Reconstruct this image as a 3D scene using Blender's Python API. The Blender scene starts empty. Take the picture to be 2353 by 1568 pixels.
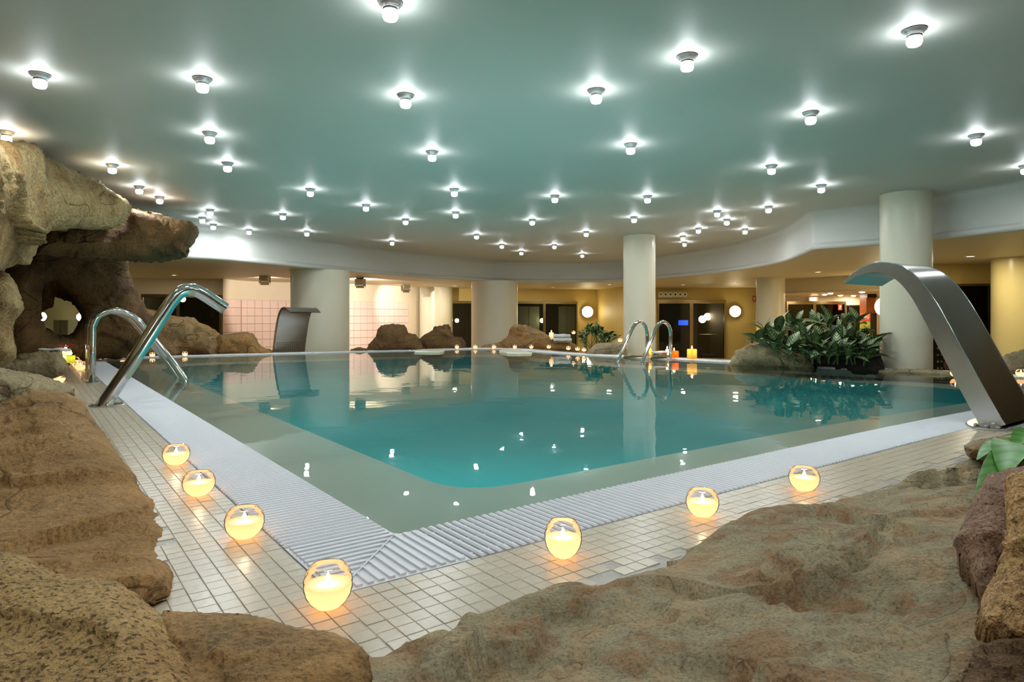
import bpy, math, random
import numpy as np
from mathutils import Vector, Matrix
from mathutils.geometry import delaunay_2d_cdt, tessellate_polygon

random.seed(7)
RNG = np.random.default_rng(11)
SC = bpy.context.scene
COL = SC.collection

# ------------------------------------------------------------------ camera, world, exposure
F = 1496.0          # focal length in pixels of the 2353 px wide frame
CX, HY = 1176.5, 730.0
HC = 0.72           # camera height above the pool deck
ZC = 2.51           # ceiling above deck
ZS = 1.87           # lower soffit above deck
ZF = -0.85          # hall floor below the raised deck

cam_d = bpy.data.cameras.new('camera')
cam_d.sensor_width = 36.0
cam_d.lens = 36.0 * F / 2353.0
cam_d.shift_y = -(784.0 - HY) / 2353.0
cam_d.clip_start = 0.05
cam = bpy.data.objects.new('camera', cam_d)
COL.objects.link(cam)
cam.location = (0, 0, HC)
cam.rotation_euler = (math.pi / 2, 0, 0)
SC.camera = cam

world = bpy.data.worlds.new('world')
SC.world = world
world.use_nodes = True
world.node_tree.nodes['Background'].inputs[0].default_value = (0.6, 0.65, 0.7, 1)
world.node_tree.nodes['Background'].inputs[1].default_value = 0.02

SC.view_settings.view_transform = 'Standard'
SC.view_settings.look = 'None'
SC.view_settings.gamma = 1.0
SC.view_settings.use_curve_mapping = False
SC.view_settings.exposure = 0.0
SC.cycles.max_bounces = 6
SC.cycles.diffuse_bounces = 3
SC.cycles.glossy_bounces = 4
SC.cycles.transmission_bounces = 4
SC.cycles.transparent_max_bounces = 10

BULB_E = 58.0       # ceiling downlight glass
DOWN_W = 8.5        # light each downlight throws down
POOL_W = 16.0       # added underwater lamps, unseen
WALL_E = 18.0        # round wall lamps
SPOT_W = 900.0      # spotlights on the tiled wall

# ------------------------------------------------------------------ projection helpers
def P(px, py, d):
    return Vector(((px - CX) * d / F, d, HC - (py - HY) * d / F))
def G(px, py, z=0.0):
    d = F * (HC - z) / (py - HY)
    return Vector(((px - CX) * d / F, d, z))
def CE(px, py, z=ZC):
    d = F * (z - HC) / (HY - py)
    return Vector(((px - CX) * d / F, d, z))
def PX(px, d):
    return ((px - CX) * d / F, d)

def srgb(r, g, b):
    def c(v):
        v /= 255.0
        return v / 12.92 if v <= 0.04045 else ((v + 0.055) / 1.055) ** 2.4
    return (c(r), c(g), c(b), 1.0)

# ------------------------------------------------------------------ numpy noise
_perm = np.random.default_rng(3).permutation(256).astype(np.int64)
_perm = np.concatenate([_perm, _perm, _perm])
_grad = np.random.default_rng(4).normal(size=(256, 3))
_grad /= np.linalg.norm(_grad, axis=1)[:, None]
def perlin(p):
    p = np.asarray(p, float)
    i = np.floor(p).astype(np.int64)
    f = p - i
    u = f * f * f * (f * (f * 6 - 15) + 10)
    i &= 255
    out = 0.0
    for dx in (0, 1):
        wx = u[:, 0] if dx else 1 - u[:, 0]
        for dy in (0, 1):
            wy = u[:, 1] if dy else 1 - u[:, 1]
            for dz in (0, 1):
                wz = u[:, 2] if dz else 1 - u[:, 2]
                h = _perm[_perm[_perm[(i[:, 0] + dx) & 255] + ((i[:, 1] + dy) & 255)] + ((i[:, 2] + dz) & 255)]
                g = _grad[h]
                out = out + wx * wy * wz * (g[:, 0] * (f[:, 0] - dx) + g[:, 1] * (f[:, 1] - dy) + g[:, 2] * (f[:, 2] - dz))
    return out * 1.5
def fbm(p, octv=4, lac=2.1, gain=0.5):
    a, s, q = 1.0, 0.0, np.array(p, float)
    for _ in range(octv):
        s = s + a * perlin(q)
        q = q * lac + 17.3
        a *= gain
    return s
def ridged(p, octv=3, lac=2.1, gain=0.5):
    a, s, q = 1.0, 0.0, np.array(p, float)
    for _ in range(octv):
        s = s + a * (1 - 2 * np.abs(perlin(q)))
        q = q * lac + 9.1
        a *= gain
    return s

# ------------------------------------------------------------------ object helpers
def mesh(name, V, Fc, smooth=False):
    me = bpy.data.meshes.new(name)
    me.from_pydata([tuple(v) for v in V], [], [tuple(int(i) for i in f) for f in Fc])
    me.validate()
    if smooth:
        me.polygons.foreach_set('use_smooth', [True] * len(me.polygons))
    me.update()
    return me
def obj(name, geo, mat, parent=None, smooth=False, loc=None):
    """geo = (verts, faces) in the parent's space, or a mesh datablock"""
    me = geo if isinstance(geo, bpy.types.Mesh) else mesh(name, geo[0], geo[1], smooth)
    o = bpy.data.objects.new(name, me)
    if mat is not None and not me.materials:
        me.materials.append(mat)
    COL.objects.link(o)
    if parent is not None:
        o.parent = parent
    if loc is not None:
        o.location = loc
    return o
def tag(o, label=None, cat=None, group=None, kind=None):
    if label: o['label'] = label
    if cat: o['category'] = cat
    if group: o['group'] = group
    if kind: o['kind'] = kind
    return o
def thing(name, label, cat, loc=(0, 0, 0), rz=0.0, group=None):
    o = bpy.data.objects.new(name, None)
    o.empty_display_size = 0.05
    COL.objects.link(o)
    o.location = loc
    o.rotation_euler = (0, 0, rz)
    return tag(o, label, cat, group)
def struct(name, geo, mat, label=None, smooth=False):
    o = obj(name, geo, mat, None, smooth)
    o['kind'] = 'structure'
    if label: o['label'] = label
    return o
def shift(geo, v):
    return ([(a[0] + v[0], a[1] + v[1], a[2] + v[2]) for a in geo[0]], geo[1])
def join(*gs):
    V, Fc = [], []
    for g in gs:
        n = len(V)
        V += list(g[0])
        Fc += [tuple(i + n for i in f) for f in g[1]]
    return (V, Fc)
def box(x0, x1, y0, y1, z0, z1):
    V = [(x, y, z) for z in (z0, z1) for y in (y0, y1) for x in (x0, x1)]
    return (V, [(0, 2, 3, 1), (4, 5, 7, 6), (0, 1, 5, 4), (2, 6, 7, 3), (0, 4, 6, 2), (1, 3, 7, 5)])
def cbox(x0, x1, y0, y1, z0, z1, c):
    """box whose upper edges are chamfered by c"""
    V = [(x0, y0, z0), (x1, y0, z0), (x1, y1, z0), (x0, y1, z0),
         (x0, y0, z1 - c), (x1, y0, z1 - c), (x1, y1, z1 - c), (x0, y1, z1 - c),
         (x0 + c, y0 + c, z1), (x1 - c, y0 + c, z1), (x1 - c, y1 - c, z1), (x0 + c, y1 - c, z1)]
    Fc = [(0, 3, 2, 1), (8, 9, 10, 11)]
    for k in range(4):
        j = (k + 1) % 4
        Fc += [(k, j, 4 + j, 4 + k), (4 + k, 4 + j, 8 + j, 8 + k)]
    return (V, Fc)
def lathe(prof, n=24, closed=False):
    V, Fc = [], []
    m = len(prof)
    for (r, z) in prof:
        for k in range(n):
            a = 2 * math.pi * k / n
            V.append((r * math.cos(a), r * math.sin(a), z))
    for i in range(m - 1 + (1 if closed else 0)):
        i2 = (i + 1) % m
        for k in range(n):
            k2 = (k + 1) % n
            Fc.append((i * n + k, i * n + k2, i2 * n + k2, i2 * n + k))
    return (V, Fc)
def tube(path, r, n=12, caps=True):
    pts = [Vector(p) for p in path]
    V, Fc = [], []
    up = None
    for i, p in enumerate(pts):
        t = (pts[min(i + 1, len(pts) - 1)] - pts[max(i - 1, 0)]).normalized()
        if up is None:
            up = t.orthogonal().normalized()
        else:
            up = (up - t * up.dot(t)).normalized()
        b = t.cross(up)
        rr = r[i] if isinstance(r, (list, tuple)) else r
        for k in range(n):
            a = 2 * math.pi * k / n
            V.append(tuple(p + (up * math.cos(a) + b * math.sin(a)) * rr))
    for i in range(len(pts) - 1):
        for k in range(n):
            k2 = (k + 1) % n
            Fc.append((i * n + k, i * n + k2, (i + 1) * n + k2, (i + 1) * n + k))
    if caps:
        Fc.append(tuple(range(n))[::-1])
        Fc.append(tuple((len(pts) - 1) * n + k for k in range(n)))
    return (V, Fc)
def smooth_path(pts, n=8):
    """Catmull-Rom through the points"""
    pts = [Vector(p) for p in pts]
    q = [pts[0] * 2 - pts[1]] + pts + [pts[-1] * 2 - pts[-2]]
    out = []
    for i in range(1, len(q) - 2):
        for k in range(n):
            t = k / n
            a, b, c, d = q[i - 1], q[i], q[i + 1], q[i + 2]
            out.append(0.5 * ((2 * b) + (c - a) * t + (2 * a - 5 * b + 4 * c - d) * t * t + (3 * b - a - 3 * c + d) * t ** 3))
    out.append(pts[-1])
    return out
def poly_fill(pts, z, flip=False):
    tri = tessellate_polygon([[Vector((p[0], p[1], 0)) for p in pts]])
    V = [(p[0], p[1], z) for p in pts]
    out = []
    for t in tri:
        a, b, c = [Vector(V[i]) for i in t]
        up = (b - a).cross(c - a).z > 0
        out.append(tuple(t) if up != flip else tuple(reversed(t)))
    return (V, out)
def ring(pa, za, pb, zb):
    n = len(pa)
    V = [(p[0], p[1], za) for p in pa] + [(p[0], p[1], zb) for p in pb]
    return (V, [(k, (k + 1) % n, n + (k + 1) % n, n + k) for k in range(n)])
def disc(r, z, n=24, flip=False):
    V = [(r * math.cos(2 * math.pi * k / n), r * math.sin(2 * math.pi * k / n), z) for k in range(n)]
    f = tuple(range(n))
    return (V, [f[::-1] if flip else f])
def rot_x90(geo):
    """turn +z into -y (facing the camera)"""
    return ([(x, -z, y) for x, y, z in geo[0]], geo[1])
def rz_geo(geo, a):
    c, s = math.cos(a), math.sin(a)
    return ([(x * c - y * s, x * s + y * c, z) for x, y, z in geo[0]], geo[1])

# ------------------------------------------------------------------ materials
def new_mat(name):
    m = bpy.data.materials.new(name)
    m.use_nodes = True
    return m, m.node_tree.nodes, m.node_tree.links
def setin(b, **kw):
    for k, v in kw.items():
        k = k.replace('_', ' ')
        if k in b.inputs:
            b.inputs[k].default_value = v
def plain(name, col, rough=0.5, metal=0.0, bump=0.0, scale=30.0, vary=0.0, coat=0.0, spec=0.5, detail=4.0):
    m, N, L = new_mat(name)
    b = N['Principled BSDF']
    setin(b, Base_Color=col, Roughness=rough, Metallic=metal, Coat_Weight=coat, Specular_IOR_Level=spec)
    if bump or vary:
        tc = N.new('ShaderNodeTexCoord')
        nz = N.new('ShaderNodeTexNoise')
        nz.inputs['Scale'].default_value = scale
        nz.inputs['Detail'].default_value = detail
        L.new(tc.outputs['Object'], nz.inputs['Vector'])
        if bump:
            bp = N.new('ShaderNodeBump')
            bp.inputs['Strength'].default_value = bump
            bp.inputs['Distance'].default_value = 0.02
            L.new(nz.outputs['Fac'], bp.inputs['Height'])
            L.new(bp.outputs['Normal'], b.inputs['Normal'])
        if vary:
            mx = N.new('ShaderNodeMix')
            mx.data_type = 'RGBA'
            mx.inputs[6].default_value = tuple(c * (1 - vary) for c in col[:3]) + (1,)
            mx.inputs[7].default_value = tuple(min(1, c * (1 + vary)) for c in col[:3]) + (1,)
            L.new(nz.outputs['Fac'], mx.inputs[0])
            L.new(mx.outputs[2], b.inputs['Base Color'])
    return m
def emit(name, col, strength):
    m, N, L = new_mat(name)
    b = N['Principled BSDF']
    setin(b, Base_Color=col, Roughness=0.4, Emission_Color=col, Emission_Strength=strength)
    return m
def glassy(name, tint=(1, 1, 1, 1), rough=0.02, ior=1.45, extra=0.0, body=None, body_fac=0.0):
    """thin clear glass: Fresnel mix of mirror reflection and straight transmission"""
    m, N, L = new_mat(name)
    N.remove(N['Principled BSDF'])
    out = N['Material Output']
    tr = N.new('ShaderNodeBsdfTransparent'); tr.inputs[0].default_value = tint
    gl = N.new('ShaderNodeBsdfGlossy'); gl.inputs['Roughness'].default_value = rough
    fr = N.new('ShaderNodeFresnel'); fr.inputs[0].default_value = ior
    mx = N.new('ShaderNodeMixShader')
    fac = fr.outputs[0]
    if extra:
        ad = N.new('ShaderNodeMath'); ad.operation = 'ADD'; ad.use_clamp = True
        ad.inputs[1].default_value = extra
        L.new(fac, ad.inputs[0]); fac = ad.outputs[0]
    base = tr.outputs[0]
    if body is not None:
        df = N.new('ShaderNodeBsdfDiffuse'); df.inputs[0].default_value = body
        m2 = N.new('ShaderNodeMixShader'); m2.inputs[0].default_value = body_fac
        L.new(tr.outputs[0], m2.inputs[1]); L.new(df.outputs[0], m2.inputs[2])
        base = m2.outputs[0]
    L.new(fac, mx.inputs[0]); L.new(base, mx.inputs[1]); L.new(gl.outputs[0], mx.inputs[2])
    L.new(mx.outputs[0], out.inputs['Surface'])
    return m, N, L, gl, fr

M = {}
M['ceiling'] = plain('ceiling_paint', (0.63, 0.635, 0.59, 1), 0.55, bump=0.03, scale=3)
M['soffit'] = plain('soffit_paint', (0.66, 0.56, 0.34, 1), 0.5)
M['ochre'] = plain('ochre_wall_paint', (0.60, 0.45, 0.14, 1), 0.55, vary=0.06, scale=2)
M['cream_wall'] = plain('cream_wall_paint', (0.72, 0.62, 0.46, 1), 0.55, vary=0.04, scale=2)
M['column'] = plain('column_paint', (0.74, 0.70, 0.54, 1), 0.32, vary=0.03, scale=2)
M['ochre_column'] = plain('ochre_column_paint', (0.62, 0.52, 0.22, 1), 0.3)
M['pink_tile'] = plain('pink_glazed_tile', (0.80, 0.60, 0.52, 1), 0.25, vary=0.08, scale=3)
M['pink_grout'] = plain('pink_tile_grout', (0.46, 0.28, 0.22, 1), 0.8)
M['hall_floor'] = plain('hall_floor_stone', (0.46, 0.38, 0.24, 1), 0.3, vary=0.1, scale=1)
M['cement'] = plain('wet_cement', (0.34, 0.31, 0.26, 1), 0.35, bump=0.3, scale=25, vary=0.35)
M['tile'] = plain('beige_mosaic_tile', (0.52, 0.45, 0.335, 1), 0.27, bump=0.05, scale=40, vary=0.10)
M['ledge'] = plain('beige_pool_ledge', (0.56, 0.53, 0.44, 1), 0.4, vary=0.04, scale=3)
M['basin'] = plain('teal_pool_lining', (0.035, 0.36, 0.37, 1), 0.5, vary=0.05, scale=1.2)
M['gutter'] = plain('dark_gutter', (0.05, 0.05, 0.05, 1), 0.4)
M['slat'] = plain('white_plastic_slat', (0.74, 0.76, 0.80, 1), 0.42, bump=0.12, scale=160, detail=1)
M['chrome'] = plain('polished_steel', (0.70, 0.69, 0.66, 1), 0.10, 1.0)
M['brushed'] = plain('brushed_steel', (0.66, 0.65, 0.62, 1), 0.24, 1.0, bump=0.012, scale=6)
M['lamp_metal'] = plain('lamp_collar_metal', (0.55, 0.54, 0.54, 1), 0.35, 0.6)
M['bulb'] = emit('lamp_glass_lit', (0.90, 0.97, 1.0, 1), BULB_E)
M['wall_lamp'] = emit('wall_lamp_glass_lit', (1.0, 0.84, 0.52, 1), WALL_E)
M['flame'] = emit('candle_flame', (1.0, 0.72, 0.34, 1), 26.0)
M['dark_door'] = plain('dark_door', (0.05, 0.035, 0.015, 1), 0.25)
M['frame'] = plain('bronze_door_frame', (0.36, 0.28, 0.14, 1), 0.22, 0.9)
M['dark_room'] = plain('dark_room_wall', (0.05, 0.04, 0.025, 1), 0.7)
M['brown_wood'] = plain('brown_wood', (0.14, 0.06, 0.025, 1), 0.35, vary=0.2, scale=8)
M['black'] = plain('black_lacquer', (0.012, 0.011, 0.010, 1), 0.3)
M['towel'] = plain('white_towel', (0.82, 0.82, 0.80, 1), 0.9, bump=0.5, scale=120)
M['red'] = plain('red_print', (0.55, 0.05, 0.02, 1), 0.5)
M['white'] = plain('white_print', (0.85, 0.85, 0.83, 1), 0.5)
M['yellow'] = plain('yellow_cushion', (0.80, 0.48, 0.06, 1), 0.7, bump=0.2, scale=60)
M['petal'] = plain('red_petal', (0.65, 0.02, 0.05, 1), 0.6)
M['stem'] = plain('plant_stem', (0.10, 0.16, 0.04, 1), 0.6)
M['dark_bed'] = plain('near_black_bed', (0.02, 0.016, 0.01, 1), 0.9, bump=0.6, scale=30)  # near-black base colour for the bed under the plant
M['screen'] = emit('blue_screen_lit', (0.03, 0.12, 1.0, 1), 2.6)
M['pane_dark'] = glassy('smoked_pane', (0.62, 0.62, 0.58, 1), 0.01, 1.5)[0]
M['pane_frost'] = glassy('frosted_pane', (0.7, 0.75, 0.68, 1), 0.05, 1.5, 0.05, (0.36, 0.38, 0.27, 1), 0.8)[0]
M['bowl_glass'] = glassy('clear_bowl_glass', (0.97, 0.96, 0.95, 1), 0.02, 1.35, 0.02)[0]
M['bottle_glass'] = glassy('clear_bottle', (0.75, 0.9, 0.95, 1), 0.03, 1.45, 0.05, (0.5, 0.7, 0.75, 1), 0.3)[0]

for k_ in ('flame', 'screen', 'bulb'):
    M[k_].cycles.emission_sampling = 'NONE'      # their light comes from the lamp set beside them
for k_ in ('wall_lamp',):
    M[k_].cycles.emission_sampling = 'FRONT'
# water: mirror reflection by Fresnel over straight transmission, faint ripples
m, N, L, gl, fr = glassy('pool_water', (0.86, 0.965, 0.95, 1), 0.012, 1.33)
tc = N.new('ShaderNodeTexCoord')
nz = N.new('ShaderNodeTexNoise'); nz.inputs['Scale'].default_value = 2.6; nz.inputs['Detail'].default_value = 2.0
bp = N.new('ShaderNodeBump'); bp.inputs['Strength'].default_value = 0.02; bp.inputs['Distance'].default_value = 0.1
L.new(tc.outputs['Object'], nz.inputs['Vector']); L.new(nz.outputs['Fac'], bp.inputs['Height'])
L.new(bp.outputs['Normal'], gl.inputs['Normal'])
M['water'] = m

def wax_mat(name, col, tcol):
    m, N, L = new_mat(name)
    N.remove(N['Principled BSDF'])
    d = N.new('ShaderNodeBsdfDiffuse'); d.inputs[0].default_value = col
    t = N.new('ShaderNodeBsdfTranslucent'); t.inputs[0].default_value = tcol
    mx = N.new('ShaderNodeMixShader'); mx.inputs[0].default_value = 0.6
    L.new(d.outputs[0], mx.inputs[1]); L.new(t.outputs[0], mx.inputs[2])
    L.new(mx.outputs[0], N['Material Output'].inputs['Surface'])
    return m
M['wax'] = wax_mat('cream_wax', (0.85, 0.76, 0.64, 1), (0.97, 0.76, 0.58, 1))
M['wax_yellow'] = wax_mat('yellow_wax', (0.80, 0.62, 0.18, 1), (0.95, 0.66, 0.14, 1))
M['wax_orange'] = wax_mat('orange_wax', (0.85, 0.22, 0.02, 1), (1.0, 0.26, 0.02, 1))
M['wax_green'] = wax_mat('green_wax', (0.25, 0.32, 0.04, 1), (0.4, 0.5, 0.06, 1))

def rock_mat(name, cols, pit=0.5, scale=1.0, bump=0.6, crack=0.5, spot=0.0, rough=0.8):
    """scale 1 suits a rock some 10 m away, larger values a nearer one"""
    m, N, L = new_mat(name)
    b = N['Principled BSDF']
    b.inputs['Roughness'].default_value = rough
    b.inputs['Specular IOR Level'].default_value = 0.3
    ge = N.new('ShaderNodeNewGeometry')
    def noise(s, det, dist=0.0, ro=0.55, vec=None):
        n = N.new('ShaderNodeTexNoise')
        n.inputs['Scale'].default_value = s; n.inputs['Detail'].default_value = det
        n.inputs['Distortion'].default_value = dist; n.inputs['Roughness'].default_value = ro
        L.new(vec or ge.outputs['Position'], n.inputs['Vector'])
        return n.outputs['Fac']
    def ramp(fac, stops):
        r = N.new('ShaderNodeValToRGB'); e = r.color_ramp.elements
        e[0].position, e[0].color = stops[0]; e[1].position, e[1].color = stops[-1]
        for p, c_ in stops[1:-1]:
            x = e.new(p); x.color = c_
        L.new(fac, r.inputs[0]); return r.outputs[0]
    def mixc(kind, fac, a, c_):
        m_ = N.new('ShaderNodeMix'); m_.data_type = 'RGBA'; m_.blend_type = kind
        if isinstance(fac, float): m_.inputs[0].default_value = fac
        else: L.new(fac, m_.inputs[0])
        L.new(a, m_.inputs[6]); L.new(c_, m_.inputs[7]); return m_.outputs[2]
    n_c = len(cols)
    colour = ramp(noise(1.3 * scale, 4, 0.25, 0.62), [(0.32 + 0.36 * k / (n_c - 1), cols[k]) for k in range(n_c)])
    fine = noise(48 * scale, 3, 0.0, 0.75)
    mid = noise(9 * scale, 4, 0.0, 0.7)
    colour = mixc('MULTIPLY', pit, colour, ramp(fine, [(0.34, (0.25, 0.22, 0.18, 1)), (0.52, (1, 1, 1, 1)), (0.72, (1.25, 1.22, 1.18, 1))]))
    colour = mixc('MULTIPLY', 0.5, colour, ramp(mid, [(0.30, (0.45, 0.42, 0.38, 1)), (0.55, (1, 1, 1, 1))]))
    # long thin cracks
    mp = N.new('ShaderNodeMapping'); mp.inputs['Scale'].default_value = (0.7, 0.7, 1.9); mp.inputs['Rotation'].default_value = (0.2, 0.35, 0.5)
    L.new(ge.outputs['Position'], mp.inputs[0])
    cn = noise(0.9 * scale, 2, 0.1, 0.45, mp.outputs[0])
    sb = N.new('ShaderNodeMath'); sb.operation = 'SUBTRACT'; sb.inputs[1].default_value = 0.5
    ab = N.new('ShaderNodeMath'); ab.operation = 'ABSOLUTE'
    L.new(cn, sb.inputs[0]); L.new(sb.outputs[0], ab.inputs[0])
    ck = ramp(ab.outputs[0], [(0.0, (0, 0, 0, 1)), (0.006, (1, 1, 1, 1))])
    colour = mixc('MULTIPLY', crack, colour, ramp(ab.outputs[0], [(0.0, (0.3, 0.27, 0.23, 1)), (0.004, (1, 1, 1, 1))]))
    if spot:
        colour = mixc('MULTIPLY', spot, colour, ramp(noise(60 * scale, 2, 0.2), [(0.36, (0.16, 0.13, 0.08, 1)), (0.47, (1, 1, 1, 1))]))
    L.new(colour, b.inputs['Base Color'])
    def madd(a, k, c_=None):
        n = N.new('ShaderNodeMath'); n.operation = 'MULTIPLY_ADD'; n.inputs[1].default_value = k; n.inputs[2].default_value = 0.0
        L.new(a, n.inputs[0])
        if c_ is not None: L.new(c_, n.inputs[2])
        return n.outputs[0]
    # grit appears in patches
    patch = ramp(noise(2.6 * scale, 2), [(0.44, (0.25, 0.25, 0.25, 1)), (0.60, (1, 1, 1, 1))])
    gm = N.new('ShaderNodeMath'); gm.operation = 'MULTIPLY'; L.new(fine, gm.inputs[0]); L.new(patch, gm.inputs[1])
    hh = madd(ck, 0.02 * crack, madd(mid, 0.05 * bump, madd(gm.outputs[0], 0.020 * bump)))
    b3 = N.new('ShaderNodeBump'); b3.inputs['Strength'].default_value = 1.0; b3.inputs['Distance'].default_value = 1.0 / scale
    L.new(hh, b3.inputs['Height'])
    L.new(b3.outputs['Normal'], b.inputs['Normal'])
    return m
c = srgb
M['rock_tan'] = rock_mat('tan_rock', [c(108, 86, 50), c(150, 122, 76), c(178, 154, 108), c(146, 114, 66)], 0.6, 1.0, 1.0, 0.6)
M['rock_brown'] = rock_mat('brown_rock', [c(112, 84, 46), c(150, 114, 64), c(168, 130, 80), c(132, 108, 70)], 0.65, 1.6, 0.7, 0.5)
M['rock_bank'] = rock_mat('bank_rock', [c(120, 88, 46), c(158, 118, 66), c(150, 124, 86), c(132, 100, 56)], 0.5, 0.9, 0.9, 0.7)
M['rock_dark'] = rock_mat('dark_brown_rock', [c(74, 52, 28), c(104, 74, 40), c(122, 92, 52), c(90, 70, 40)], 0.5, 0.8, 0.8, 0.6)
M['rock_grey'] = rock_mat('grey_brown_rock', [c(128, 114, 86), c(156, 140, 108), c(166, 150, 116), c(144, 124, 90)], 0.55, 1.2, 0.7, 0.6)
M['rock_slab'] = rock_mat('olive_grey_rock', [c(150, 118, 86), c(164, 142, 106), c(150, 140, 110), c(146, 114, 78), c(166, 150, 116)], 0.6, 2.6, 0.55, 0.3)
M['rock_spot'] = rock_mat('speckled_rock', [c(150, 116, 64), c(184, 152, 98), c(168, 126, 72)], 0.5, 1.7, 0.8, 0.2, 0.85)
M['rock_rough'] = rock_mat('rough_ochre_rock', [c(150, 112, 66), c(190, 148, 94), c(206, 166, 112)], 0.85, 2.4, 1.5, 0.1, 0.3)
M['rock_purple'] = rock_mat('purple_brown_rock', [c(134, 100, 74), c(160, 128, 104), c(148, 118, 96), c(164, 124, 82)], 0.8, 2.6, 1.2, 0.2)
M['rock_deep'] = rock_mat('deep_brown_rough_rock', [c(84, 60, 34), c(110, 82, 50), c(98, 70, 40)], 0.8, 2.4, 1.2, 0.2)  # darker brown than the other rough rocks

def leaf_mat(name, dark, light, edge=1.0):
    m, N, L = new_mat(name)
    b = N['Principled BSDF']; b.inputs['Roughness'].default_value = 0.38
    tc = N.new('ShaderNodeTexCoord')
    sx = N.new('ShaderNodeSeparateXYZ'); L.new(tc.outputs['Object'], sx.inputs[0])
    ax = N.new('ShaderNodeMath'); ax.operation = 'ABSOLUTE'; L.new(sx.outputs[0], ax.inputs[0])
    # slanted veins: sin(40*(y - 1.2*|x|))
    m1 = N.new('ShaderNodeMath'); m1.operation = 'MULTIPLY'; m1.inputs[1].default_value = 1.3; L.new(ax.outputs[0], m1.inputs[0])
    s1 = N.new('ShaderNodeMath'); s1.operation = 'SUBTRACT'; L.new(sx.outputs[1], s1.inputs[0]); L.new(m1.outputs[0], s1.inputs[1])
    m2 = N.new('ShaderNodeMath'); m2.operation = 'MULTIPLY'; m2.inputs[1].default_value = 46; L.new(s1.outputs[0], m2.inputs[0])
    sn = N.new('ShaderNodeMath'); sn.operation = 'SINE'; L.new(m2.outputs[0], sn.inputs[0])
    # fades towards the margin
    m3 = N.new('ShaderNodeMath'); m3.operation = 'MULTIPLY'; m3.inputs[1].default_value = -9.0 * edge; L.new(ax.outputs[0], m3.inputs[0])
    a1 = N.new('ShaderNodeMath'); a1.operation = 'ADD'; L.new(sn.outputs[0], a1.inputs[0]); L.new(m3.outputs[0], a1.inputs[1])
    nz = N.new('ShaderNodeTexNoise'); nz.inputs['Scale'].default_value = 9; L.new(tc.outputs['Object'], nz.inputs['Vector'])
    m5 = N.new('ShaderNodeMath'); m5.operation = 'MULTIPLY_ADD'; m5.inputs[1].default_value = 2.0; L.new(nz.outputs['Fac'], m5.inputs[0]); L.new(a1.outputs[0], m5.inputs[2])
    rp = N.new('ShaderNodeValToRGB')
    rp.color_ramp.elements[0].position = 0.15; rp.color_ramp.elements[0].color = dark
    rp.color_ramp.elements[1].position = 0.75; rp.color_ramp.elements[1].color = light
    L.new(m5.outputs[0], rp.inputs[0]); L.new(rp.outputs[0], b.inputs['Base Color'])
    return m
M['leaf_var'] = leaf_mat('variegated_leaf', (0.012, 0.045, 0.014, 1), (0.30, 0.38, 0.15, 1))
M['leaf_green'] = leaf_mat('glossy_green_leaf', (0.02, 0.075, 0.02, 1), (0.06, 0.16, 0.045, 1))
M['leaf_bright'] = leaf_mat('bright_green_leaf', (0.05, 0.19, 0.02, 1), (0.085, 0.27, 0.035, 1), 0.5)

# ------------------------------------------------------------------ pool plan
LD = Vector((-0.594, 0.805)); RD = Vector((0.805, 0.594))
COARSE = [Vector(v) for v in [(-0.387, 2.176), (2.9, 4.62), (6.85, 7.17), (0.75, 13.2), (-0.3, 15.3), (-7.23, 11.45)]]
FILLET = [0.05, 1.2, 0.8, 0.7, 0.9, 0.95]
def offset_poly(dist):
    """dist outward per edge k (from vertex k to k+1)"""
    n = len(COARSE)
    if not isinstance(dist, (list, tuple)): dist = [dist] * n
    lines = []
    for k in range(n):
        a, b = COARSE[k], COARSE[(k + 1) % n]
        t = (b - a).normalized()
        nrm = Vector((t.y, -t.x))            # outward for a counter-clockwise outline
        lines.append((a + nrm * dist[k], t))
    out = []
    for k in range(n):
        p, t = lines[k - 1]; q, u = lines[k]
        den = t.x * u.y - t.y * u.x
        s = ((q.x - p.x) * u.y - (q.y - p.y) * u.x) / den
        out.append(p + t * s)
    return out
def rounded(poly, extra=0.0, per_edge=24, arc=8):
    n = len(poly); out = []
    st, en = [], []
    for k in range(n):
        p = poly[k]; r = max(0.02, FILLET[k] + extra)
        a = (poly[k - 1] - p); b = (poly[(k + 1) % n] - p)
        ra, rb = min(r, a.length * 0.45), min(r, b.length * 0.45)
        st.append(p + a.normalized() * ra); en.append(p + b.normalized() * rb)
    for k in range(n):
        p = poly[k]
        for i in range(arc):
            t = i / arc
            out.append(st[k] * (1 - t) ** 2 + p * 2 * t * (1 - t) + en[k] * t * t)
        for i in range(per_edge):
            t = i / per_edge
            out.append(en[k].lerp(st[(k + 1) % n], t))
    return out
O0 = rounded(offset_poly(0.0))
O1 = rounded(offset_poly(0.012))
OG = rounded(offset_poly(0.35))
ODECK = rounded(offset_poly([5.0, 4.0, 0.6, 0.6, 0.6, 5.0]))
OB = rounded(offset_poly(-0.68), 0.30)

BZ = [-0.13, -0.30, -0.42, -0.55, -0.66, -0.74, -0.79, -0.80]
BR = [rounded(offset_poly(o_), 0.30) for o_ in (-0.68, -0.69, -0.78, -1.00, -1.35, -1.80, -2.30, -2.80)]
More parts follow.
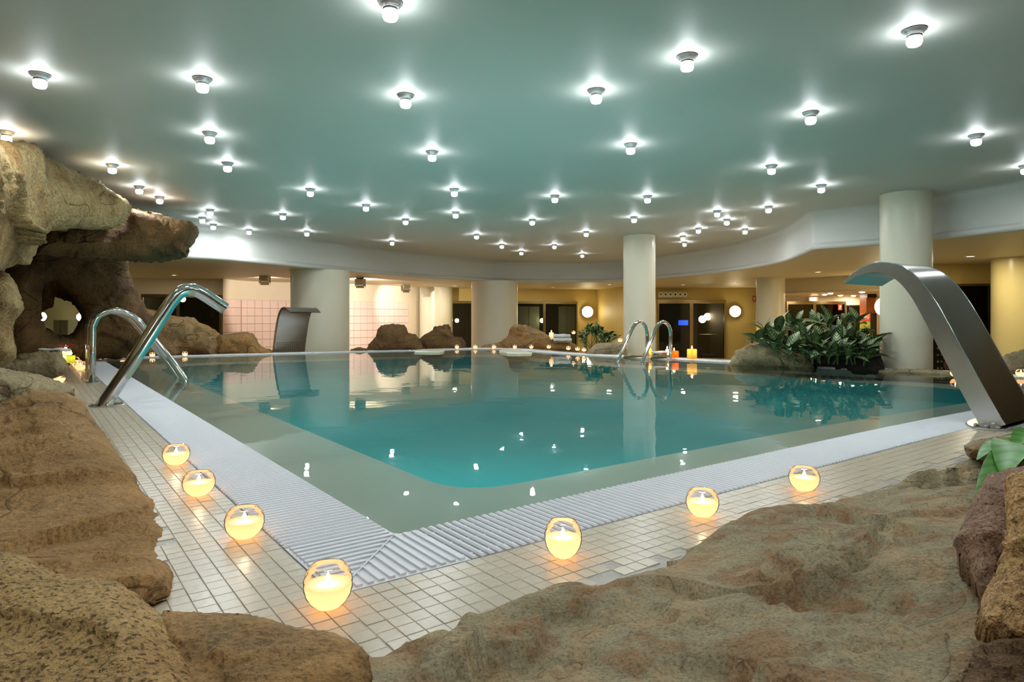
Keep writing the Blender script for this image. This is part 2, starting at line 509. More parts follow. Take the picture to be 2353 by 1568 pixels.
# ------------------------------------------------------------------ setting: floor, pool, ceiling, walls
deck = struct('floor', join(ring(OG, -0.0022, ODECK, -0.0022), ring(ODECK, -0.0022, ODECK, ZF)), M['cement'], 'raised pool deck of beige mosaic tile')
struct('floor_hall', ([(-16, -5, ZF), (18, -5, ZF), (18, 33, ZF), (-16, 33, ZF)], [(0, 1, 2, 3)]), M['hall_floor'], 'lower hall floor around the raised pool')
struct('pool_ledge', join(ring(OB, -0.13, O0, -0.13), ring(O0, -0.13, O0, -0.008), ring(O0, -0.008, O1, -0.008)), M['ledge'], 'beige submerged ledge around the pool')
struct('pool_basin', join(*[ring(BR[k], BZ[k], BR[k + 1], BZ[k + 1]) for k in range(len(BZ) - 1)], poly_fill(BR[-1], BZ[-1])), M['basin'], 'deep teal pool basin', smooth=True)
struct('pool_gutter', join(ring(O1, -0.008, O1, -0.12), ring(O1, -0.12, OG, -0.12), ring(OG, -0.12, OG, -0.0022)), M['gutter'], 'dark gutter channel under the overflow grating')
water = tag(obj('pool_water', poly_fill(O0, -0.014), M['water']), 'still teal water filling the pool', 'water', kind='stuff')

# unseen pool lamps added for the teal glow, under the near ledge
def added_pool_lamp(p, nrm, label):
    a = math.atan2(nrm.y, nrm.x)
    t = thing('added_pool_lamp', label, 'lamp', (p.x, p.y, -0.24), a)
    g = lathe([(0.0, 0.02), (0.05, 0.02), (0.07, 0.0), (0.07, -0.02)], 20)
    g = ([(z, x, y) for x, y, z in g[0]], g[1])
    obj('lens', g, M['lamp_metal'], t, True)
    ld = bpy.data.lights.new('added_pool_light', 'AREA'); ld.shape = 'DISK'; ld.size = 0.11
    ld.energy = POOL_W; ld.color = (0.85, 1.0, 0.97)
    lo = bpy.data.objects.new('added_pool_light', ld); COL.objects.link(lo); lo.parent = t
    lo.location = (0.06, 0, 0); lo.rotation_euler = (0, -math.pi / 2, 0)
OBP = offset_poly(-0.68)

# ceiling outline: fascia curve seen from below (pixel of its lower lip)
FPX = [(432, 594), (560, 603), (667, 612), (802, 624), (940, 636), (1083, 644), (1189, 648.5), (1310, 649), (1430, 647), (1506, 641), (1600, 632.5), (1671, 625), (1740, 614.5), (1800, 602), (1848, 584), (1868, 574)]
fpts = [CE(x, y, ZS) for x, y in FPX]
fpts = [Vector((-14, 9.2, ZS)), Vector((-9.5, 11.0, ZS))] + fpts
fpts = smooth_path(fpts, 5)
f2 = [CE(x, y, ZS) for x, y in [(1875, 573.3), (2020, 563), (2143, 552), (2353, 528)]] + [Vector((13.5, 3.4, ZS)), Vector((18, 1.5, ZS))]
FAS = [(p.x, p.y) for p in fpts] + [(p.x, p.y) for p in f2]
struct('ceiling', poly_fill(FAS + [(18, -5), (-14, -5)], ZC, flip=True), M['ceiling'], 'pale curved main ceiling')
struct('ceiling_soffit', poly_fill(list(reversed(FAS)) + [(-14, 33), (18, 33)], ZS, flip=True), M['soffit'], 'lower yellow soffit around the main ceiling')
# fascia with a cove at the top and a rounded lip at the bottom
prof = []
for k in range(7):
    a = k / 6 * math.pi / 2
    prof.append((-0.12 + 0.12 * math.sin(a), ZC - 0.12 + 0.12 * math.cos(a)))
prof += [(0.0, ZS + 0.12)]
for k in range(9):
    a = k / 8 * math.pi
    prof.append((-0.05 * math.sin(a) * 0.9, ZS + 0.045 + 0.05 * math.cos(a)))
prof += [(0.05, ZS - 0.004)]
fv, ff = [], []
nn = len(FAS)
for i, p in enumerate(FAS):
    a = Vector(FAS[max(i - 1, 0)]); b = Vector(FAS[min(i + 1, nn - 1)])
    t = (b - a).normalized(); nr = Vector((-t.y, t.x))
    for (o, z) in prof:
        fv.append((p[0] + nr.x * o, p[1] + nr.y * o, z))
mp_ = len(prof)
for i in range(nn - 1):
    for k in range(mp_ - 1):
        ff.append((i * mp_ + k, i * mp_ + k + 1, (i + 1) * mp_ + k + 1, (i + 1) * mp_ + k))
struct('trim_1', (fv, ff), M['ceiling'], 'pale curved fascia dropping from the ceiling', smooth=True)

def wall(name, a, b, mat, z0=ZF, z1=ZS, openings=(), th=0.12, label=None):
    """straight wall between plan points; openings = (px left, px right, z top)"""
    a, b = Vector(a), Vector(b)
    t = (b - a).normalized(); ln = (b - a).length
    nr = Vector((-t.y, t.x))
    if nr.y < 0: nr = -nr
    def s_of(px):
        k = (px - CX) / F
        return (k * a.y - a.x) / (t.x - k * t.y)
    segs, cur = [], 0.0
    for (l, r, zt) in sorted(openings):
        s0, s1 = s_of(l), s_of(r)
        segs += [(cur, s0, z0, z1), (s0, s1, zt, z1)]
        cur = s1
    segs.append((cur, ln, z0, z1))
    gs = []
    for (s0, s1, lo, hi) in segs:
        if s1 - s0 < 1e-3: continue
        c = [a + t * s0, a + t * s1, a + t * s1 + nr * th, a + t * s0 + nr * th]
        V = [(p.x, p.y, lo) for p in c] + [(p.x, p.y, hi) for p in c]
        gs.append((V, [(3, 2, 1, 0), (4, 5, 6, 7)] + [(k, (k + 1) % 4, 4 + (k + 1) % 4, 4 + k) for k in range(4)]))
    return struct(name, join(*gs), mat, label)
def zat(py, d): return HC - (py - HY) * d / F

wall('wall_left_cave', PX(-420, 16.2), PX(298, 18.85), plain('olive_wall_paint', (0.34, 0.34, 0.20, 1), 0.6), label='olive wall seen through the cave window')
wall('wall_left_window', PX(298, 18.85), PX(514, 19.7), M['cream_wall'], openings=[(326, 508, zat(677, 19.2))], label='cream wall with dark windows behind the rocks')
wall('wall_center', PX(960, 25.3), PX(1372, 26.8), M['ochre'], openings=[(1037, 1090, zat(692, 25.7)), (1186, 1326, zat(693, 26.4))], label='ochre wall with doors behind the pool')
wall('wall_center_turn', PX(1372, 26.8), PX(1436, 24.0), M['ochre'], label='short ochre wall turning towards the pool')
wall('wall_right_doors', PX(1432, 25.4), PX(1800, 25.0), M['ochre'], openings=[(1510, 1667, zat(690, 25.2))], label='ochre wall with smoked glass doors')
wall('wall_bar_side', PX(1800, 25.0), PX(1799, 19.8), M['ochre'], label='ochre wall beside the bar')
wall('wall_bar_bulkhead', PX(1797, 19.8), PX(2120, 16.2), M['soffit'], z0=1.46, label='yellow bulkhead over the bar opening')
wall('wall_bar_back', PX(1760, 22.4), PX(2140, 21.8), M['cream_wall'], z1=1.46, openings=[(1806, 1942, zat(693, 22.2))], label='cream back wall of the bar')
struct('ceiling_bar', ([PX(1760, 22.6) + (1.46,), PX(2160, 22.2) + (1.46,), PX(2120, 16.2) + (1.46,), PX(1790, 19.8) + (1.46,)], [(3, 2, 1, 0)]), M['cream_wall'], 'low bar ceiling with small downlights')
wall('wall_right_window', PX(2060, 14.1), PX(2700, 13.2), M['ochre'], openings=[(2060, 2276, zat(653, 13.9))], label='ochre wall with a dark window on the right')
wall('wall_bar_end', PX(2062, 14.1), PX(2070, 22.0), M['ochre'], label='end wall between bar and dark window')
struct('wall_rear', box(-14, 18, -5, -4.9, ZF, ZC), M['cream_wall'], 'rear wall behind the viewpoint')
struct('wall_left', box(-14.1, -14, -5, 33, ZF, ZC), M['cream_wall'], 'left outer wall')
struct('wall_right', box(17.9, 18, -5, 33, ZF, ZC), M['ochre'], 'right outer wall')
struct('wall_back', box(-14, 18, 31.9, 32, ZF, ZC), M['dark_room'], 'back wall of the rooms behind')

# curved wall with pink tiles
TW = smooth_path([Vector(PX(512, 19.3) + (0,)), Vector(PX(560, 20.4) + (0,)), Vector(PX(640, 21.2) + (0,)), Vector(PX(740, 21.8) + (0,)), Vector(PX(840, 22.7) + (0,)), Vector(PX(936, 24.3) + (0,)), Vector(PX(968, 25.3) + (0,))], 6)
V, Fc = [], []
for p in TW:
    V += [(p.x, p.y, ZF), (p.x, p.y, ZS)]
for i in range(len(TW) - 1):
    Fc.append((2 * i, 2 * i + 2, 2 * i + 3, 2 * i + 1))
tilewall = struct('wall_back_tiled', (V, Fc), M['cream_wall'], 'curved cream wall with a dado of pink tiles', smooth=True)
grout_top = 1.27
def along(path, s):
    for i in range(len(path) - 1):
        l = (path[i + 1] - path[i]).length
        if s <= l: 
            return path[i].lerp(path[i + 1], s / l), (path[i + 1] - path[i]).normalized()
        s -= l
    return path[-1], (path[-1] - path[-2]).normalized()
s = 0.0; end_s = sum((TW[i + 1] - TW[i]).length for i in range(len(TW) - 1)) - 1.1
pm = mesh('tile', *cbox(-0.1185, 0.1185, -0.1185, 0.1185, 0.0, 0.010, 0.003)); pm.materials.append(M['pink_tile'])
V, Fc = [], []
for p in TW:
    if p.y < along(TW, end_s)[0].y:
        V += [(p.x * 0.9995, p.y * 0.9995, ZF), (p.x * 0.9995, p.y * 0.9995, grout_top)]
for i in range(len(V) // 2 - 1):
    Fc.append((2 * i, 2 * i + 2, 2 * i + 3, 2 * i + 1))
g_ = obj('grout_bed', (V, Fc), M['pink_grout'], tilewall)
while s < end_s - 0.125:
    p, t = along(TW, s + 0.125)
    if not (676 < CX + F * p.x / p.y < 798):
        for r in range(7):
            o = obj('tile', pm, None, tilewall)
            o.location = (p.x * 0.9993, p.y * 0.9993, grout_top - 0.125 - r * 0.25)
            o.rotation_euler = (math.pi / 2, 0, math.atan2(t.y, t.x))
    s += 0.25

# ------------------------------------------------------------------ columns
def column(px0, px1, d, z1, mat, label, z0=ZF):
    x = ((px0 + px1) / 2 - CX) / F
    r = (px1 - px0) / 2 * d / F / math.sqrt(1 + x * x)
    pos = (x * d, d, z0)
    h = z1 - z0
    g = lathe([(r * 1.0, 0.0), (r, h)], 64)
    o = obj('column', g, mat, None, True)
    o.location = pos
    return tag(o, label, 'column')
column(2020, 2143, 9.45, ZC + 0.01, M['column'], 'tall cream column behind the variegated plant, reaching the main ceiling')
column(1432, 1506, 14.3, ZC + 0.01, M['column'], 'slim cream column behind the far pool ladder')
column(668, 804, 16.1, ZS + 0.01, M['column'], 'wide cream column beside the small waterfall spout')
column(1083, 1190, 21.0, ZS + 0.01, M['column'], 'wide cream column between the dark door and glass doors')
column(1737, 1804, 19.0, ZS + 0.01, M['column'], 'yellow-lit column left of the bar, behind the plant')
column(2274, 2430, 12.6, ZS + 0.01, M['ochre_column'], 'thick ochre column at the right edge')
column(964, 1040, 25.1, ZS + 0.01, M['column'], 'spotlit rounded pilaster right of the pink tiles')

# ------------------------------------------------------------------ overflow grating
def inner_outer(k, s):
    """point on the water edge and outward normal on coarse edge k at distance s"""
    a, b = COARSE[k], COARSE[(k + 1) % len(COARSE)]
    t = (b - a).normalized()
    return a + t * s, t, Vector((t.y, -t.x))
cands = []   # (distance, centre, angle, length)
ctr = rounded(offset_poly(0.1775), per_edge=40, arc=10)
inn = rounded(offset_poly(0.010), per_edge=40, arc=10)
out_ = rounded(offset_poly(0.345), per_edge=40, arc=10)
PITCH = 0.0315
n = len(ctr)
acc = 0.0
for i in range(n):
    j = (i + 1) % n
    seg = (ctr[j] - ctr[i]).length
    while acc < seg:
        t = acc / seg
        pi, po = inn[i].lerp(inn[j], t), out_[i].lerp(out_[j], t)
        c = (pi + po) / 2
        u = po - pi
        rel = c - COARSE[0]
        al, ar = rel.dot(LD), rel.dot(RD)
        near_run = False
        for k_ in (0, 5):
            p_, t_, n_ = inner_outer(k_, 0.0)
            l_ = (COARSE[(k_ + 1) % 6] - COARSE[k_]).length
            q_ = c - p_
            lo_ = 0.95 if k_ == 5 else -0.5
            hi_ = l_ + 0.5 if k_ == 5 else l_ - 1.2
            if -0.05 < q_.dot(n_) < 0.45 and lo_ < q_.dot(t_) < hi_: near_run = True
        if not near_run:
            cands.append((c.length, c, math.atan2(u.y, u.x), u.length))
        acc += PITCH
    acc -= seg
for k_ in (0, 5):
    l_ = (COARSE[(k_ + 1) % 6] - COARSE[k_]).length
    s_ = 0.09 if k_ == 0 else l_ - 0.09
    while (s_ < l_ - 1.2) if k_ == 0 else (s_ > 0.95):
        p_, t_, n_ = inner_outer(k_, s_)
        c = p_ + n_ * 0.1775
        cands.append((c.length, c, math.atan2(n_.y, n_.x), 0.335))
        s_ += PITCH if k_ == 0 else -PITCH
cands.sort(key=lambda q: q[0])
grate = thing('overflow_grating', 'white slatted overflow grating running all around the pool edge', 'grating', (COARSE[0].x, COARSE[0].y, 0))
sm = mesh('slat', *cbox(-0.168, 0.168, -0.0094, 0.0094, -0.024, 0.004, 0.005)); sm.materials.append(M['slat'])
for (d_, c, a, ln) in cands[:300]:
    o = obj('slat', sm, None, grate)
    o.location = (c.x - COARSE[0].x, c.y - COARSE[0].y, 0); o.rotation_euler = (0, 0, a)
    o.scale = (ln / 0.336, 1, 1)
rest = []
for (d_, c, a, ln) in cands[300:]:
    g = cbox(-ln / 2, ln / 2, -0.0094, 0.0094, -0.024, 0.004, 0.005)
    rest.append(shift(rz_geo(g, a), (c.x - COARSE[0].x, c.y - COARSE[0].y, 0)))
o = obj('slat_run', join(*rest), M['slat'], grate); o['kind'] = 'stuff'
for off in (0.06, 0.1775, 0.295):
    pr = rounded(offset_poly(off), per_edge=30, arc=8)
    pa = rounded(offset_poly(off - 0.005), per_edge=30, arc=8); pb = rounded(offset_poly(off + 0.005), per_edge=30, arc=8)
    g = join(ring(pa, -0.004, pb, -0.004), ring(pa, -0.018, pa, -0.004), ring(pb, -0.004, pb, -0.018))
    obj('support_rail', shift(g, (-COARSE[0].x, -COARSE[0].y, 0)), M['slat'], grate)
# moulded corner cover with ribs
A = COARSE[0]
corner = thing('grating_corner', 'moulded white corner cover of the grating, mitred and ribbed, behind nearest candle', 'grating', (A.x, A.y, 0))
def lr(l, r, z): 
    v = LD * l + RD * r
    return (v.x, v.y, z)
q = [(-0.345, -0.345), (0.075, -0.345), (0.075, -0.01), (-0.01, -0.01), (-0.01, 0.075), (-0.345, 0.075)]
base = [lr(l, r, -0.002) for l, r in q]
low = [lr(l, r, -0.024) for l, r in q]
half1 = [0, 1, 2, 3]; half2 = [0, 3, 4, 5]
for h in (half1, half2):
    V = [base[i] for i in h] + [low[i] for i in h]
    obj('corner_plate', (V, [(0, 1, 2, 3)] + [(4 + k, 4 + (k + 1) % 4, (k + 1) % 4, k) for k in range(4)]), M['slat'], corner)
for k in range(12):
    l0 = 0.052 - 0.0325 * k          # ribs of the left half run across, along RD
    r_in = -0.02 if l0 > -0.02 else l0 - 0.012
    if r_in - (-0.335) < 0.03: continue
    for which in (0, 1):
        a0, a1 = -0.335, r_in
        w = 0.0085
        pts = [(l0 - w, a0), (l0 + w, a0), (l0 + w, a1), (l0 - w, a1)]
        if which: pts = [(b, a) for a, b in pts]
        top = [lr(a * 0.985 + (l0 if not which else (a0 + a1) / 2) * 0.015, b, 0.0045) for a, b in pts]
        bot = [lr(a, b, -0.003) for a, b in pts]
        V = bot + top
        fl = [(4, 5, 6, 7)] + [(i, (i + 1) % 4, 4 + (i + 1) % 4, 4 + i) for i in range(4)]
        obj('rib', (V, fl), M['slat'], corner)
obj('mitre_seam', ([lr(-0.34, -0.344, -0.001), lr(-0.344, -0.34, -0.001), lr(-0.012, -0.008, -0.001), lr(-0.008, -0.012, -0.001), lr(-0.34, -0.344, 0.002), lr(-0.344, -0.34, 0.002), lr(-0.012, -0.008, 0.002), lr(-0.008, -0.012, 0.002)], [(4, 7, 6, 5), (0, 4, 5, 1), (0, 3, 7, 4), (1, 5, 6, 2)]), M['slat'], corner)

# ------------------------------------------------------------------ mosaic tiles on the deck
TP = 0.0502
tm = mesh('tile', *cbox(-0.0243, 0.0243, -0.0243, 0.0243, -0.010, 0.0, 0.0012)); tm.materials.append(M['tile'])
tl = []
angL = math.atan2(LD.y, LD.x)
for i in range(-14, 196):            # left strip
    for j in range(9):
        if i > 2 and (j > 6 or random.random() < (0, 0, 0, 0, 0, 0.2, 0.6)[j]): continue     # broken tile edge, cement shows
        c_ = A + LD * (i * TP + 0.004) - RD * (0.353 + TP * (j + 0.5))
        tl.append((c_, angL))
tE = (COARSE[1] - A).normalized(); nE = Vector((tE.y, -tE.x))
for k_, (st_, cnt) in enumerate(((A, 95), (None, 0))):
    if st_ is None: continue
    for i in range(-7, cnt - 6):
        for j in range(10):
            if i > 4 and (j > 6 or random.random() < (0, 0, 0, 0, 0, 0.12, 0.45)[j]): continue
            c_ = A + tE * (TP * (i + 7.5) - 0.353) + nE * (0.353 + TP * (j + 0.5))
            r = (c_ - A)
            if -r.dot(RD) > 0.353: continue
            tl.append((c_, math.atan2(tE.y, tE.x)))
tD = (COARSE[2] - COARSE[1]).normalized(); nD = Vector((tD.y, -tD.x))
for i in range(9, 60):
    for j in range(10):
        c_ = COARSE[1] + tD * (TP * (i - 1)) + nD * (0.353 + TP * (j + 0.5))
        tl.append((c_, math.atan2(tD.y, tD.x)))
def seen(c_):
    x = CX + F * c_.x / max(c_.y, .05); y = HY + F * HC / max(c_.y, .05)
    return 380 < x < 2300 and 900 < y < 1480 or (200 < x <= 700 and 850 < y < 1480)
tl.sort(key=lambda q: (0 if seen(q[0]) and q[0].length > 1.45 else 1, q[0].length))
wob = random.Random(5)
for (c_, a) in tl[:300]:
    o = obj('tile', tm, None, deck)
    o.location = (c_.x, c_.y, wob.uniform(-0.0007, 0.0007)); o.rotation_euler = (wob.uniform(-.004, .004), wob.uniform(-.004, .004), a)
gs = []
one = cbox(-0.0243, 0.0243, -0.0243, 0.0243, -0.010, 0.0, 0.0012)
for (c_, a) in tl[300:]:
    gs.append(shift(rz_geo(one, a), (c_.x, c_.y, wob.uniform(-0.0007, 0.0007))))
o = obj('tile_field', join(*gs), M['tile'], deck); o['kind'] = 'stuff'

# ------------------------------------------------------------------ rocks
def in_poly(pts, poly):
    x, y = pts[:, 0], pts[:, 1]
    r = np.zeros(len(pts), bool)
    n = len(poly)
    for i in range(n):
        x0, y0 = poly[i]; x1, y1 = poly[(i + 1) % n]
        cond = (y0 > y) != (y1 > y)
        with np.errstate(divide='ignore', invalid='ignore'):
            xi = (x1 - x0) * (y - y0) / (y1 - y0 + 1e-12) + x0
        r ^= cond & (x < xi)
    return r
def dist_poly(pts, poly, closed=True):
    d = np.full(len(pts), 1e9)
    n = len(poly)
    for i in range(n if closed else n - 1):
        a = np.array(poly[i], float); b = np.array(poly[(i + 1) % n], float)
        ab = b - a
        t = np.clip(((pts - a) @ ab) / (ab @ ab + 1e-12), 0, 1)
        d = np.minimum(d, np.linalg.norm(pts - (a + t[:, None] * ab), axis=1))
    return d
def densify(poly, step, jit, seed, closed=True):
    rg = np.random.default_rng(seed)
    out = []
    n = len(poly)
    for i in range(n if closed else n - 1):
        a = np.array(poly[i], float); b = np.array(poly[(i + 1) % n], float)
        k = max(1, int(np.linalg.norm(b - a) / step))
        nrm = np.array([-(b - a)[1], (b - a)[0]]); nrm /= (np.linalg.norm(nrm) + 1e-9)
        for j in range(k):
            p = a + (b - a) * j / k
            if j: p = p + nrm * rg.normal() * jit
            out.append(p)
    if not closed: out.append(np.array(poly[-1], float))
    return out
def cdt(outlines, inside, step, seed):
    """triangulate the region of the outlines (first solid, others holes) with a jittered grid inside"""
    rg = np.random.default_rng(seed)
    main = np.array(outlines[0])
    lo, hi = main.min(0), main.max(0)
    gx, gy = np.meshgrid(np.arange(lo[0], hi[0], step), np.arange(lo[1], hi[1], step * 0.87))
    gx = gx + (np.arange(gx.shape[0]) % 2)[:, None] * step * 0.5
    pts = np.stack([gx.ravel(), gy.ravel()], 1)
    pts = pts + rg.uniform(-0.22, 0.22, pts.shape) * step
    ok = in_poly(pts, outlines[0])
    for h in outlines[1:]: ok &= ~in_poly(pts, h)
    pts = pts[ok]
    for ol in outlines:
        pts = pts[dist_poly(pts, ol) > step * 0.45]
    verts, edges = [], []
    for ol in outlines:
        n0 = len(verts)
        verts += [tuple(p) for p in ol]
        edges += [(n0 + i, n0 + (i + 1) % len(ol)) for i in range(len(ol))]
    nb = len(verts)
    verts += [tuple(p) for p in pts]
    r = delaunay_2d_cdt([Vector(v) for v in verts], edges, [], 0, 1e-6)
    ov = np.array([(v.x, v.y) for v in r[0]])
    tri = np.array([f for f in r[2]])
    cen = ov[tri].mean(1)
    ok = in_poly(cen, outlines[0])
    for h in outlines[1:]: ok &= ~in_poly(cen, h)
    tri = tri[ok]
    return ov, tri
def vnormals(V, T):
    a, b, c_ = V[T[:, 0]], V[T[:, 1]], V[T[:, 2]]
    fn = np.cross(b - a, c_ - a)
    N_ = np.zeros_like(V)
    for k in range(3): np.add.at(N_, T[:, k], fn)
    return N_ / (np.linalg.norm(N_, axis=1)[:, None] + 1e-12)
def voro(p):
    """cellular noise: distance to the nearest feature point and that cell's random value"""
    i = np.floor(p).astype(np.int64); f = p - i
    best = np.full(len(p), 9.0); val = np.zeros(len(p)); tilt = np.zeros(len(p))
    for dx in (-1, 0, 1):
        for dy in (-1, 0, 1):
            for dz in (-1, 0, 1):
                c_ = i + np.array([dx, dy, dz])
                h = _perm[_perm[_perm[c_[:, 0] & 255] + (c_[:, 1] & 255)] + (c_[:, 2] & 255)]
                q = np.stack([_perm[h], _perm[h + 37], _perm[h + 91]], 1) / 255.0
                dv = np.array([dx, dy, dz]) + q - f
                d2 = (dv ** 2).sum(1)
                g = (dv * _grad[h]).sum(1)
                k = d2 < best
                best = np.where(k, d2, best); val = np.where(k, h / 255.0, val); tilt = np.where(k, g, tilt)
    return val, tilt
def rock_noise(W, amp, freq, strata, seed):
    q = W * freq + seed * 3.7
    q = q + np.stack([fbm(q * 0.9 + 5, 3), fbm(q * 0.9 + 11, 3), fbm(q * 0.9 + 23, 3)], 1) * 0.35
    v1, t1 = voro(q * 0.75)
    v2, t2 = voro(q * 1.9 + 3)
    d = (v1 - 0.5) * 0.9 + t1 * 0.8 + (v2 - 0.5) * 0.32 + t2 * 0.35 + fbm(q * 3.0, 3) * 0.16
    st = np.zeros(len(W))
    if strata:
        ph = W[:, 2] * strata * freq + fbm(q * 0.5 + 3, 2) * 1.0 + W[:, 0] * strata * 0.15 * freq
        fr = ph - np.floor(ph)
        st = np.where(fr < 0.85, fr * 0.6, (1 - fr) * 3.4) - 0.25
    return amp * (d + st * 0.9)
def rock(name, label, outline, dfun, front, back, mat, R=60, step=8, jit=None, holes=(), amp=0.06, freq=1.5, strata=0, seed=1, drop=0.0, edge_amp=0.12, cat='rock'):
    if not callable(dfun):
        d0 = dfun; dfun = lambda x, y: np.full(len(x), d0)
    jit = step * 0.16 if jit is None else jit
    ols = [densify(outline, step, jit, seed)] + [densify(h, step, jit, seed + 9) for h in holes]
    uv, tri = cdt(ols, None, step, seed)
    dist = dist_poly(uv, outline)
    for h in holes: dist = np.minimum(dist, dist_poly(uv, h))
    t = np.clip(dist / R, 0, 1)
    pr = np.sqrt(np.clip(1 - (1 - t) ** 2, 0, 1))
    bnd = dist < step * 0.5
    pr[bnd] = 0
    d0 = dfun(uv[:, 0], uv[:, 1])
    df = d0 - front * pr
    Fv = np.stack([(uv[:, 0] - CX) * df / F, df, HC - (uv[:, 1] - HY) * df / F], 1)
    db = d0 + back * pr
    Bv = np.stack([(uv[:, 0] - CX) * db / F, db, HC - (uv[:, 1] - HY) * db / F - drop * pr], 1)
    nf = len(uv)
    # shared boundary
    edge_count = {}
    for a, b, c_ in tri:
        for e in ((a, b), (b, c_), (c_, a)):
            k = (min(e), max(e)); edge_count[k] = edge_count.get(k, 0) + 1
    bset = np.zeros(nf, bool)
    for (a, b), n_ in edge_count.items():
        if n_ == 1: bset[a] = bset[b] = True
    idx = np.where(bset, np.arange(nf), nf + np.arange(nf))
    W = np.concatenate([Fv, Bv])
    a, b, c_ = Fv[tri[0][0]], Fv[tri[0][1]], Fv[tri[0][2]]
    T1 = tri.copy()
    e1 = uv[T1[:, 1]] - uv[T1[:, 0]]; e2 = uv[T1[:, 2]] - uv[T1[:, 0]]
    cr = e1[:, 0] * e2[:, 1] - e1[:, 1] * e2[:, 0]
    T1 = np.where((cr > 0)[:, None], T1[:, ::-1], T1)      # image y points down
    T2 = idx[T1][:, ::-1]
    T = np.concatenate([T1, T2])
    W[np.nonzero(bset)[0] + nf] = W[:nf][bset]
    Nn = vnormals(W, T)
    am = np.concatenate([np.where(bset, edge_amp, edge_amp + (1 - edge_amp) * np.clip(pr * 1.5, 0, 1))] * 2)
    W = W + Nn * (rock_noise(W, amp, freq, strata, seed) * am)[:, None]
    used = np.unique(T)
    remap = -np.ones(len(W), int); remap[used] = np.arange(len(used))
    W = W[used]; T = remap[T]
    base_ = np.array([W[:, 0].mean(), W[:, 1].mean(), W[:, 2].min()])
    o = obj(name, (W - base_, T), M[mat], None, True)
    o.location = tuple(base_)
    return tag(o, label, cat)
def lin(x0, d0, x1, d1, axis=0):
    def f(x, y):
        v = x if axis == 0 else y
        return d0 + (d1 - d0) * np.clip((v - x0) / (x1 - x0), -0.5, 1.5)
    return f

# cave wall on the left
rock('rock_overhang', 'large pale tan rock overhang at upper left, above the cave window',
     [(-420, 300), (-200, 300), (0, 327), (35, 332), (68, 338), (100, 356), (135, 372), (190, 398), (235, 423), (262, 440), (288, 456), (304, 472), (301, 492), (286, 511), (250, 526), (215, 528), (178, 524), (118, 529), (89, 550), (80, 571), (75, 596), (64, 609), (40, 606), (10, 622), (-60, 640), (-420, 640)],
     lin(0, 5.2, 300, 7.8), 0.5, 1.6, 'rock_tan', R=80, step=6, amp=0.15, freq=1.0, seed=2)
rock('rock_slab', 'dark flat rock slab jutting right under the ceiling at upper left',
     [(110, 524), (250, 520), (290, 498), (303, 479), (350, 489), (400, 502), (440, 510), (454, 521), (452, 540), (447, 556), (436, 572), (430, 590), (378, 603), (330, 604), (280, 600), (200, 594), (130, 590), (80, 585), (84, 550)],
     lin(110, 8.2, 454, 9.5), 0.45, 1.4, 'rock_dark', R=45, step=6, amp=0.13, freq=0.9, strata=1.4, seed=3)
rock('rock_arch', 'dark brown rock wall pierced by a cave window, under the overhang',
     [(20, 570), (90, 565), (200, 585), (291, 598), (296, 621), (314, 668), (329, 703), (345, 730), (340, 790), (280, 826), (150, 826), (10, 830), (0, 700)],
     lin(20, 9.9, 330, 11.2), 0.4, 0.5, 'rock_dark', R=55, step=6, amp=0.13, freq=0.9, seed=4,
     holes=[[(90, 724), (91, 690), (102, 655), (122, 648), (150, 668), (172, 690), (187, 716), (190, 738), (180, 758), (166, 774), (130, 778), (98, 762)]])
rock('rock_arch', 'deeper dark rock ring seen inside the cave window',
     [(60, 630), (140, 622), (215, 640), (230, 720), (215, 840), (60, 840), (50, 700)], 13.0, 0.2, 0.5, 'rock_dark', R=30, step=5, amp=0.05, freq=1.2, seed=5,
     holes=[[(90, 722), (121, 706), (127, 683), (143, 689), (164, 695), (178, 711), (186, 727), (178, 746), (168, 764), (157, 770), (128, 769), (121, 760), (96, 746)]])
rock('rock_pillar', 'tan rock pillar at the left edge beside the cave window',
     [(-300, 590), (0, 621), (21, 630), (36, 650), (50, 686), (56, 709), (44, 726), (30, 750), (31, 775), (38, 800), (37, 822), (0, 850), (-300, 880)], 5.9, 0.4, 0.9, 'rock_tan', R=60, step=6, amp=0.06, freq=1.3, strata=0, seed=6)
rock('rock_ledge', 'layered flat rock carrying candles and towel at left',
     [(-200, 825), (30, 820), (46, 813), (107, 807), (140, 808), (146, 826), (156, 845), (146, 862), (110, 872), (60, 880), (-200, 900)], lin(-200, 6.6, 150, 7.2), 0.35, 0.6, 'rock_grey', R=30, step=4, amp=0.05, freq=2.0, strata=3.0, seed=7, drop=0.35)
rock('rock_ledge', 'layered flat rock directly above the large left boulder',
     [(-200, 850), (0, 847), (60, 855), (110, 867), (140, 878), (170, 894), (172, 906), (150, 925), (60, 950), (-200, 990)], lin(-200, 4.8, 170, 5.6), 0.4, 0.5, 'rock_grey', R=40, step=4, amp=0.05, freq=2.0, strata=3.0, seed=8, drop=0.3)
rock('rock_boulder', 'large brown boulder filling the left foreground beside the tiles',
     [(-350, 950), (0, 925), (54, 901), (75, 897), (157, 904), (193, 922), (206, 950), (246, 1001), (284, 1060), (302, 1090), (322, 1130), (350, 1158), (380, 1180), (394, 1215), (414, 1264), (406, 1300), (388, 1345), (372, 1392), (300, 1420), (200, 1425), (-350, 1400)],
     lin(900, 3.7, 1400, 1.66, 1), 0.28, 0.5, 'rock_brown', R=110, step=6, amp=0.045, freq=2.0, seed=9, drop=0.4)
